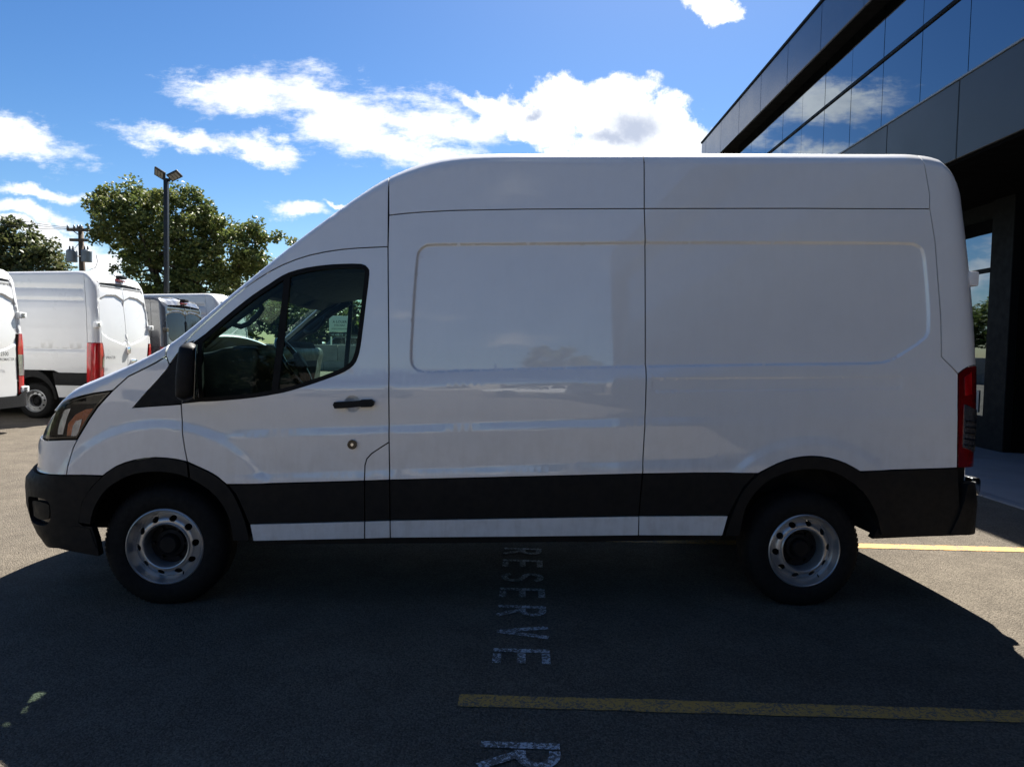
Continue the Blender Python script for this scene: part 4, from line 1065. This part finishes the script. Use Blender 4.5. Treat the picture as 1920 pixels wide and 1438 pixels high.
    bevelled(MB().box(xr - .10, xr + .0, B.W - .14, B.W + .14, zr - .05, zr - .01).build('brake_light', M['red'], root), .012)
    bevelled(MB().box(xr - .08, xr + .05, B.W - .08, B.W + .12, zr + .0, zr + .07).build('rear_camera', K, root), .02)
    if badge:
        for body, size, yb, zb in badge:
            mt = Matrix.Translation((x_at(zb) + .036, yb, zb)) @ Matrix(((0, 0, 1, 0), (1, 0, 0, 0), (0, 1, 0, 0), (0, 0, 0, 1)))
            text_mesh('badge', body, size, M['badge'], root, mt)
    return root, B
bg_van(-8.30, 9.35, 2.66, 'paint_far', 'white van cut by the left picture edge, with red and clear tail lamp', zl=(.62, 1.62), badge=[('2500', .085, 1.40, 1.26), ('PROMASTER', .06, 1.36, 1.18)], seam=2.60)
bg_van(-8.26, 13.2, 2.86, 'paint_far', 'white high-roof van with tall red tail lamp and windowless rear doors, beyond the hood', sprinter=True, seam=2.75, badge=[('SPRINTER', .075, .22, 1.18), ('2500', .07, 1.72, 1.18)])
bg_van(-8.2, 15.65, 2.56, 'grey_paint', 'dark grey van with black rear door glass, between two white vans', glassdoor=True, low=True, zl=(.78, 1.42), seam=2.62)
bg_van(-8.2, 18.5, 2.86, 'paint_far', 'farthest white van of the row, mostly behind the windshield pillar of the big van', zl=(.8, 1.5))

# ------------------------------------------------------------------ trees
def crown_mesh(name, blobs_, n_clump, per, leaf, seed, mat, clump_r=.45):
    r = np.random.default_rng(seed); cs = []
    vol = np.array([b[3] * b[4] * b[5] for b in blobs_]); pick = r.choice(len(blobs_), n_clump, p=vol / vol.sum())
    for i in pick:
        b = blobs_[i]; d = r.normal(size=3); d /= np.linalg.norm(d); rad = r.uniform(.35, 1.0) ** .5
        rad *= 1 + .16 * noise.noise(Vector(d * 2.2) + Vector((seed, 0, 0)))
        cs.append([b[0] + d[0] * b[3] * rad, b[1] + d[1] * b[4] * rad, b[2] + d[2] * b[5] * rad])
    cs = np.array(cs); C = np.repeat(cs, per, 0); n = len(C)
    cr = np.repeat(clump_r * r.uniform(.55, 1.25, len(cs)), per)
    off = r.normal(size=(n, 3)); off /= np.linalg.norm(off, axis=1)[:, None]; off *= (r.uniform(0, 1, n) ** .45 * cr)[:, None]; off[:, 2] *= .7
    C = C + off
    a = r.normal(size=(n, 3)); a[:, 2] *= .6; a /= np.linalg.norm(a, axis=1)[:, None]; b = r.normal(size=(n, 3)); b -= (a * b).sum(1)[:, None] * a; b /= np.linalg.norm(b, axis=1)[:, None]
    L = leaf * r.uniform(.6, 1.25, n)[:, None]; w = L * .33; nn = np.cross(a, b) * L * .14
    V = np.stack([C - a * L * .5, C + b * w + nn, C + a * L * .5, C - b * w + nn], 1).reshape(-1, 3)
    me = bpy.data.meshes.new(name); me.vertices.add(len(V)); me.vertices.foreach_set('co', V.ravel())
    me.loops.add(n * 4); me.loops.foreach_set('vertex_index', np.arange(n * 4)); me.polygons.add(n)
    me.polygons.foreach_set('loop_start', np.arange(n) * 4); me.polygons.foreach_set('loop_total', np.full(n, 4)); me.materials.append(mat)
    me.update(); me.validate(); return me, cs
def tree(loc, blobs_, n_clump, per, leaf, seed, mat, label, trunk=.2, clump_r=.45, group=None, fork=2.2, nl=14):
    root = empty('broadleaf_tree', loc, 0, label, 'tree', group)
    me, cs = crown_mesh('crown', blobs_, n_clump, per, leaf, seed, mat, clump_r)
    o = bpy.data.objects.new('crown', me); link(o, root)
    r = random.Random(seed); mb = MB(); top = max(c[2] for c in cs)
    cx = sum(b[0] for b in blobs_) / len(blobs_)
    tr = [(0, 0, -.1), (.05, .03, fork * .5), (.0, 0, fork)]; mb.tube(tr, [trunk * 1.25, trunk, trunk * .9], 9)
    tgt = [cs[r.randrange(len(cs))] for _ in range(nl)]
    for t in tgt:
        t = Vector(t); s0 = Vector((0, 0, fork * r.uniform(.8, 1.05))); m = s0.lerp(t, .45) + Vector((r.uniform(-.3, .3), r.uniform(-.3, .3), r.uniform(.1, .5)))
        pts = [s0, s0.lerp(m, .5) + Vector((0, 0, .1)), m, m.lerp(t, .6) + Vector((r.uniform(-.2, .2), 0, .1)), t]
        k = trunk * r.uniform(.35, .6); mb.tube(pts, [k, k * .8, k * .55, k * .3, k * .1], 6)
        for _ in range(3):
            q = cs[r.randrange(len(cs))]; q = Vector(q)
            if (q - m).length < 3.2: mb.tube([m, m.lerp(q, .5) + Vector((0, 0, .15)), q], [k * .4, k * .22, k * .05], 5)
    mb.build('trunk', M['bark'], root, True); return root
def bl(px, py, Y, rx, ry, x0, depth=None):     # crown lobe: centre and radii in picture units at distance Y
    p = at(px, py, Y); return (p.x - x0, 0, p.z, rx * Y / F, (depth or (rx * .8)) * Y / F, ry * Y / F)
Yt = 27.0; X0 = at(330, 600, Yt).x
big = [bl(250, 420, Yt, 88, 66, X0), bl(235, 385, Yt, 62, 36, X0), bl(330, 430, Yt, 90, 75, X0), bl(350, 380, Yt, 42, 30, X0), bl(375, 372, Yt, 20, 26, X0), bl(410, 470, Yt, 78, 66, X0), bl(400, 425, Yt, 45, 30, X0),
       bl(470, 470, Yt, 45, 50, X0), bl(505, 445, Yt, 28, 12, X0), bl(528, 450, Yt, 22, 18, X0), bl(500, 490, Yt, 34, 26, X0), bl(240, 350, Yt, 12, 20, X0), bl(280, 520, Yt, 85, 45, X0), bl(200, 365, Yt, 22, 14, X0), bl(175, 395, Yt, 18, 12, X0), bl(395, 530, Yt, 85, 40, X0), bl(232, 560, Yt, 60, 40, X0), bl(330, 570, Yt, 110, 40, X0)]
tree((X0, Yt, 0), big, 640, 74, .15, 3, M['leaf'], 'large loose-crowned olive green tree behind the light pole and the parked vans', .24, .40, nl=22, fork=1.8)
Yl = 34.0; X1 = at(20, 600, Yl).x
lt = [bl(0, 470, Yl, 80, 50, X1), bl(50, 475, Yl, 70, 42, X1), bl(90, 495, Yl, 50, 26, X1), bl(20, 440, Yl, 50, 28, X1), bl(-70, 460, Yl, 70, 60, X1), bl(30, 530, Yl, 100, 40, X1)]
tree((X1, Yl, 0), lt, 260, 60, .22, 8, M['leaf2'], 'dark flat-topped tree at the left edge of the picture beside the utility pole', .22, .5)
# tree belt beyond the block wall
Yb = 56.0
belt = [(470, 585, 60, 55, 11), (545, 600, 50, 40, 12), (520, 570, 30, 18, 17), (600, 608, 50, 45, 13), (625, 575, 14, 20, 14), (670, 595, 30, 42, 15), (740, 600, 60, 55, 16), (850, 600, 60, 60, 18), (960, 590, 60, 65, 19), (1080, 600, 60, 55, 20), (1170, 600, 55, 60, 21), (400, 600, 50, 50, 22)]
lbl = ['behind the windshield of the big van', 'seen over the dashboard of the big van', 'thin and pale above the dashboard', 'just left of the leasing sign', 'narrow and right behind the leasing sign', 'just right of the leasing sign']
for i, (px, py, rx, ry, sd) in enumerate(belt):
    p = at(px, py, Yb + (i % 3) * 2); k = (Yb + (i % 3) * 2) / F
    cw, ch_ = rx * k, ry * k
    sub = [(0, 0, p.z, cw, cw * .8, ch_), (cw * .4, .3, p.z + ch_ * .35, cw * .5, cw * .5, ch_ * .55), (-cw * .45, 0, p.z - ch_ * .1, cw * .55, cw * .5, ch_ * .6)]
    lab = ('bushy green tree beyond the block wall, ' + lbl[i]) if i < 6 else 'green tree of the belt beyond the block wall, hidden behind the big van'
    tree((p.x, p.y, 0), sub, 70, 34, .34, sd, M['leaf2'] if i % 2 else M['leaf'], lab, .18, .8, 'trees of the belt beyond the block wall', nl=6)
# unseen trees added behind the camera for light and reflections
src = None
for i, (x, y, s_, rz) in enumerate([(-24, -36, 1.0, .3), (-13, -39, 1.1, 1.9), (-34, -30, 1.1, 4.4), (8, -38, 1.0, 2.2)]):
    if src is None:
        src = tree((x, y, 0), [(0, 0, 5, 3.4, 3.2, 2.6), (1.2, 0, 6.6, 2, 2, 1.4), (-1.5, .5, 4.2, 2.2, 2, 1.6)], 150, 40, .32, 41, M['leaf2'], 'bushy tree added unseen behind the camera for light and reflections', .2, .7, 'unseen trees added behind the camera', nl=8)
        src.rotation_euler.z = rz; src.scale = (s_,) * 3
    else:
        t_ = src.copy(); COL.objects.link(t_); t_.location = (x, y, 0); t_.rotation_euler = (0, 0, rz); t_.scale = (s_,) * 3
        for c in list(src.children):
            d = c.copy(); COL.objects.link(d); d.parent = t_

# ------------------------------------------------------------------ block wall, verge and what stands beyond
wallr = empty('block_wall', (0, 43.6, 0), 0, 'low grey wall of two courses of large concrete blocks at the far edge of the car park', 'wall')
bm_ = MB().box(-1.195, 1.195, 0, .75, 0, .60); b0 = bevelled(bm_.build('block', M['conc'], wallr), .02)
bm2 = MB().box(-1.195, 1.195, 0, .75, 0, 1.02); b1 = bevelled(bm2.build('block', M['conc'], wallr), .025)
x = -46.0; i = 0
while x < 9:
    for (src_, zz, dx_) in ((b0, 0, 0), (b1, .615, .9)):
        if i == 0: o = src_
        else: o = src_.copy(); COL.objects.link(o); o.parent = wallr
        o.location = (x + dx_ + .55, random.uniform(-.03, .03), zz); o.rotation_euler = (0, 0, random.uniform(-.006, .006))
    x += 2.42; i += 1
tag(sheet('verge', -60, 14, 44.4, 75, 1.2, M['grass'], 6))
sgn = empty('leasing_sign', tuple(at(637, 650, 49.0)), 0, 'white leasing billboard with dark phone number band, seen through the cab window', 'sign')
sgn.location.z = 0
Xc = sgn.location.x
def sp_(px, py): p = at(px, py, 49.0); return (p.x - Xc, p.z)
xl, ztp = sp_(617, 592); xr_, zbm = sp_(657.5, 623); _, zb2 = sp_(657, 632)
bevelled(MB().box(xl, xr_, 0, .06, zbm, ztp).build('board', M['sign_white'], sgn), .01)
bevelled(MB().box(xl, xr_, -.004, .06, zb2, zbm - .01).build('number_band', M['badge'], sgn), .01)
for xp in (xl + .12, xr_ - .12): MB().box(xp - .05, xp + .05, .07, .17, 0, ztp - .2).build('post', M['sign_white'], sgn)
RX = Matrix.Rotation(PI / 2, 4, 'X')
for body, sz_, dz_ in (('A LOUER', .25, .50), ('FOR RENT', .17, .73), ('ESPACE INDUSTRIEL', .13, .96), ('', .1, 1.08)):
    if body: text_mesh('lettering', body, sz_, M['sign_text'], sgn, Matrix.Translation(((xl + xr_) / 2, -.006, ztp - dz_)) @ RX, 'CENTER')
text_mesh('lettering', '+1 438 73   20', .20, M['sign_white'], sgn, Matrix.Translation(((xl + xr_) / 2, -.010, zb2 + .07)) @ RX, 'CENTER')
# pale shed behind the sign
p0 = at(610, 640, 58)
shed = empty('low_building', (p0.x, 58, 0), 0, 'small pale building with a flat roof behind the leasing sign', 'building')
MB().box(0, 4.2, 0, 4, 1.2, 2.55).build('wall', M['render'], shed)
MB().box(-.15, 4.35, -.15, 4.15, 2.553, 2.68).build('roof', M['pole'], shed)
for k in range(3): MB().box(.5 + k * 1.3, 1.2 + k * 1.3, -.02, .03, 1.6, 2.3).build('window', M['darkglass'], shed)
def far_car(px, Y, label, mat, zb=.95):
    p = at(px, 640, Y) if Y > 0 else Vector(((px - 960) / 90, 0, 0)); r = empty('parked_suv', (p.x, Y, zb), .15, label, 'car')
    prof = [(-2.2, .45), (-2.25, .85), (-1.3, 1.02), (-.7, 1.52), (.9, 1.56), (1.9, 1.45), (2.2, .95), (2.2, .45)]
    bevelled(MB().prism(prof, 0, 1.8).build('body', mat, r), .06)
    for y_ in (-.004, 1.784):
        MB().prism([(-1.15, 1.03), (-.62, 1.45), (.1, 1.48), (.1, 1.03)], y_, y_ + .02).build('side_window', M['darkglass'], r)
        MB().prism([(.18, 1.03), (.18, 1.48), (.95, 1.48), (1.7, 1.36), (1.9, 1.05)], y_, y_ + .02).build('side_window', M['darkglass'], r)
        for cx in (-1.4, 1.4):
            w = MB().lathe([(.001, -.01), (.2, -.01), (.34, .0), (.35, .03), (.35, .2), (.001, .2)], cx, .35, 24, y_).build('wheel', M['rubber'], r, True)
    return r
far_car(560, 62.5, 'white SUV beyond the block wall, over the passenger seat of the big van', M['paint_far'], .72)
far_car(645, 52.5, 'dark car partly hidden by the block wall, in front of the leasing sign', M['grey_paint'], .75)

# ------------------------------------------------------------------ light pole
Yp = 22.0; pp = at(312.5, 600, Yp)
lp = empty('light_pole', (pp.x, Yp, 0), 0, 'dark square car park light pole with two tilted floodlights in front of the large tree', 'street lamp')
zt_ = at(312, 338, Yp).z
bevelled(MB().box(-.062, .062, -.062, .062, 0, zt_).build('pole', M['pole'], lp), .012)
MB().box(-.2, .2, -.2, .2, 0, .03).build('base_plate', M['pole'], lp)
MB().tube([(0, 0, zt_ - .02), (0, 0, zt_ + .05)], .075, 10).build('pole_cap', M['pole'], lp)
for sgn_, hx, hz in ((-1, -.20, .20), (1, .27, .14)):
    h = empty_ = bpy.data.objects.new('floodlight', None); link(h, lp); h.location = (hx, 0, zt_ + hz)
    h.rotation_euler = (math.radians(-50 if sgn_ < 0 else -30), math.radians(30 if sgn_ < 0 else -26), 0)
    bevelled(MB().box(-.19, .19, -.15, .15, -.025, .03).build('housing', M['pole'], h), .01)
    for k in range(3): MB().box(-.15 + k * .10, -.07 + k * .10, -.11, .11, -.032, -.0255).build('led_panel', M['led'], h)
    MB().tube([(-sgn_ * .17, 0, 0), (-sgn_ * .24, .05, -.08)], .035, 8).build('bracket', M['pole'], h)

# ------------------------------------------------------------------ utility pole with transformers and cables
Yu = 30.0; pu = at(157, 600, Yu)
up = empty('utility_pole', (pu.x, Yu, 0), 0, 'weathered wooden utility pole with two crossarms and two grey transformers beside the large tree', 'utility pole')
def q(px, py): p = at(px, py, Yu); return Vector((p.x - pu.x, 0, p.z))
zt_u = q(152, 424).z
MB().tube([(.06, 0, 0), (0, 0, zt_u * .5), (-.10, 0, zt_u)], [.16, .14, .10], 10).build('pole', M['wood'], up, True)
for (a, b) in (((130, 432), (173, 431)), ((135, 451), (170, 452))):
    A, Bq = q(*a), q(*b); MB().box(A.x, Bq.x, -.19, -.09, A.z - .06, A.z + .06).build('crossarm', M['wood'], up)
A = q(130, 432)
for px in (131, 143, 150, 156, 170):
    p = q(px, 432); MB().tube([(p.x, -.14, p.z + .06), (p.x, -.14, p.z + .20)], [.05, .035], 8).build('insulator', M['can'], up, True)
MB().tube([q(139, 432) + Vector((0, -.2, 0)), q(151, 441) + Vector((0, -.16, 0)), q(163, 432) + Vector((0, -.2, 0))], .022, 5).build('brace', M['pole'], up)
for px in (144.5, 172):
    c = q(px, 482); r_ = 9.2 * Yu / F
    cn = MB().tube([(c.x, -.35, c.z - .26), (c.x, -.35, c.z + .20), (c.x, -.35, c.z + .25)], [r_, r_, r_ * .8], 18).build('transformer', M['can'], up)
    autosharp(cn, 30)
    for dx_ in (-.09, .05): MB().tube([(c.x + dx_, -.35, c.z + .24), (c.x + dx_, -.35, c.z + .42)], [.04, .025], 7).build('bushing', M['pole'], cn, True)
    MB().tube([(c.x + (.2 if px < 158 else -.2), -.33, c.z), (.0, -.12, c.z)], .03, 6).build('mount', M['pole'], cn)
MB().tube([q(180, 478), q(183, 490), q(179, 502), q(168, 506)], .012, 5).build('drop_cable', M['seal'], up)
MB().tube([q(131, 474), q(128, 468), q(140, 466), q(152, 452)], .012, 5).build('drop_cable', M['seal'], up)
wires = [((151, 428), (-160, 351)), ((156, 430), (-160, 362)), ((131, 430), (-160, 376)), ((151, 428), (250, 446)), ((166, 430), (250, 452))]
for i, (a, b) in enumerate(wires):
    A = at(*a, Yu - .14); Bq = at(*b, Yu + (.5 if b[0] < 0 else 6)); n = 14; pts = []
    for k in range(n + 1):
        t = k / n; p = A.lerp(Bq, t); p.z -= .35 * 4 * t * (1 - t) * (1 if b[0] < 0 else .3); pts.append(p)
    o = MB().tube(pts, .011, 5).build('overhead_cable', M['seal'], None)
    tag(o, ['uppermost thin cable running left from the utility pole', 'second thin cable running left from the utility pole, just under the uppermost', 'lowest thin cable running left from the end of the upper crossarm',
            'thin cable running right from the utility pole top into the large tree', 'thin cable running right from the crossarm end into the large tree'][i], 'cable', 'cables strung from the utility pole')

# ------------------------------------------------------------------ building on the right
bd = empty('office_building', (5.8, 0, 0), 0, 'dark modern two-storey building with mirror glass and grey metal fascias on the right', 'building')
Xg = .31; Yend = 23.8; Y0 = -16.0
def slab(name, x0, x1, y0, y1, z0, z1, mat, bev=.008):
    o = MB().box(x0, x1, y0, y1, z0, z1).build(name, mat, bd); return bevelled(o, bev, 1) if bev else o
jy = [23.8] + [23.24 - 1.785 * k for k in range(0, 23)]
for k in range(len(jy) - 1):
    slab('fascia_panel', 0, .05, jy[k + 1] + .006, jy[k] - .006, 7.635, 8.585, M['fascia'])
slab('fascia_backing', .03, .2, Y0, Yend - .02, 7.655, 8.57, M['soffit'], 0)
slab('roof_coping', -.03, .35, Y0, Yend + .02, 8.59, 8.655, M['frame'])
slab('end_fascia', .055, 12, Yend - .05, Yend, 7.635, 8.585, M['fascia'])
slab('roof', .35, 12, Y0, Yend - .06, 8.35, 8.45, M['soffit'], 0)
slab('soffit', .06, 12, Y0, Yend - .06, 7.61, 7.65, M['soffit'], 0)
gy = [8.81 + 1.187 * k for k in range(10, -21, -1)]
ztop_g, zmul, zbot = 7.60, 6.66, 5.1
for k in range(len(gy) - 1):
    for (a_, b_) in ((zmul + .035, ztop_g), (zbot, zmul - .035)):
        o = slab('window_pane', Xg, Xg + .02, gy[k + 1] + .008, gy[k] - .008, a_, b_, M['solar'], 0)
        o.data.transform(Matrix.Translation((random.uniform(-.002, .002), 0, 0)))
for k in range(len(gy)): slab('mullion', Xg + .012, Xg + .08, gy[k] - .02, gy[k] + .02, zbot, ztop_g, M['frame'], 0)
slab('transom', Xg - .025, Xg + .05, Y0, gy[0], zmul - .033, zmul + .033, M['frame'])
slab('end_wall', Xg + .02, 12, 22.8, 22.86, 0, 7.60, M['fascia2'])
slab('end_wall', .06, 12, Y0 - .06, Y0 - .002, 0, 8.58, M['fascia2'])
slab('upper_core', Xg + .1, 12, Y0, 22.78, 4.4, 7.60, M['soffit'], 0)
# dark frame standing proud of the glass
slab('frame_post', Xg - .10, Xg + .01, 8.05, 8.50, zbot, ztop_g, M['frame'])
# lower fascia
fj = [9.66 + 1.87 * k for k in range(7, -14, -1)]
for k in range(len(fj) - 1):
    slab('lower_fascia_panel', 0, .05, fj[k + 1] + .008, fj[k] - .008, 4.22, 5.28, M['fascia2'])
slab('lower_fascia_trim', -.012, .3, Y0, 22.7, 5.286, 5.31, M['can'], 0)
slab('lower_fascia_backing', .04, .29, Y0, 22.7, 4.23, 5.27, M['soffit'], 0)
slab('canopy_soffit', .05, 12, Y0, 22.7, 4.18, 4.225, M['recess'], 0)
# recessed ground floor: glass front along the walk, then a deep dark entrance
xr = 7.79 - 5.8
slab('ground_wall', xr - .02, xr + .12, 11.32, 11.85, 0, 4.17, M['frame'])
slab('ground_wall', xr + .13, 12, 11.30, 11.40, 0, 4.17, M['recess'], 0)
slab('ground_wall', xr + .06, xr + .12, 11.86, 22.7, 3.90, 4.17, M['frame'], 0)
slab('ground_wall', 3.9, 4.0, Y0, 11.28, 0, 4.17, M['recess'], 0)
slab('ground_wall', xr + .1, 12, 22.6, 22.75, 0, 4.17, M['recess'], 0)
for (y0_, y1_) in ((11.87, 13.0), (13.06, 14.6), (14.66, 16.2), (16.26, 17.8), (17.86, 19.4), (19.46, 22.5)):
    slab('shop_window', xr + .03, xr + .05, y0_, y1_, 3.06, 3.88, M['solar'], 0)
    slab('shop_window', xr + .03, xr + .05, y0_, y1_, .55, 2.98, M['solar'], 0)
    slab('window_frame', xr, xr + .08, y1_, y1_ + .06, 0, 3.90, M['frame'], 0)
slab('transom', xr - .01, xr + .08, 11.87, 22.5, 2.985, 3.055, M['frame'], 0)
slab('window_frame', xr, xr + .08, 11.87, 22.5, 0, .55, M['frame'], 0)
slab('notice_panel', xr + .012, xr + .026, 12.02, 12.75, .60, .98, M['conc'], .004)
# sidewalk with expansion joints and a kerb
sw_ = empty('sidewalk', (5.06, 0, 0)); sw_['kind'] = 'structure'
yy = -12.0
proto = None
for k in range(23):
    if proto is None: proto = bevelled(MB().box(.16, 2.98, .004, 1.766, -.1, .012).build('paving_slab', M['walk'], sw_), .006); o = proto
    else: o = proto.copy(); COL.objects.link(o); o.parent = sw_
    o.location = (0, -16 + k * 1.77, 0)
MB().box(2.99, 12.5, -16, 23.2, -.1, .008).build('paving_slab', M['walk'], sw_)
kp = None
for k in range(20):
    if kp is None: kp = bevelled(MB().box(0, .15, .004, 1.966, -.1, .018).build('kerb_stone', M['walk'], sw_), .008); o = kp
    else: o = kp.copy(); COL.objects.link(o); o.parent = sw_
    o.location = (0, -16 + k * 1.97, 0)
# unseen long low building, added behind the camera for light and reflections
wh = empty('added_warehouse', (-10, -46, 0), 0, 'long low pale building added unseen behind the camera for light and reflections', 'building')
MB().box(-34, 40, -12, 0, 0, 6.2).build('wall', M['render'], wh)
MB().box(-34.3, 40.3, -12.3, .3, 6.205, 6.5).build('roof', M['fascia2'], wh)
for k in range(12): MB().box(-30 + k * 5.6, -27 + k * 5.6, .003, .06, 1.0, 3.4).build('window', M['darkglass'], wh)
# unseen vehicles added behind the camera for reflections: they show only as shapes in the paint and the glass
far_car(700, -17.0, 'dark parked car added unseen behind the camera for reflections', M['grey_paint'], .0)
far_car(1300, -18.0, 'white parked car added unseen behind the camera for reflections', M['paint_far'], .0)
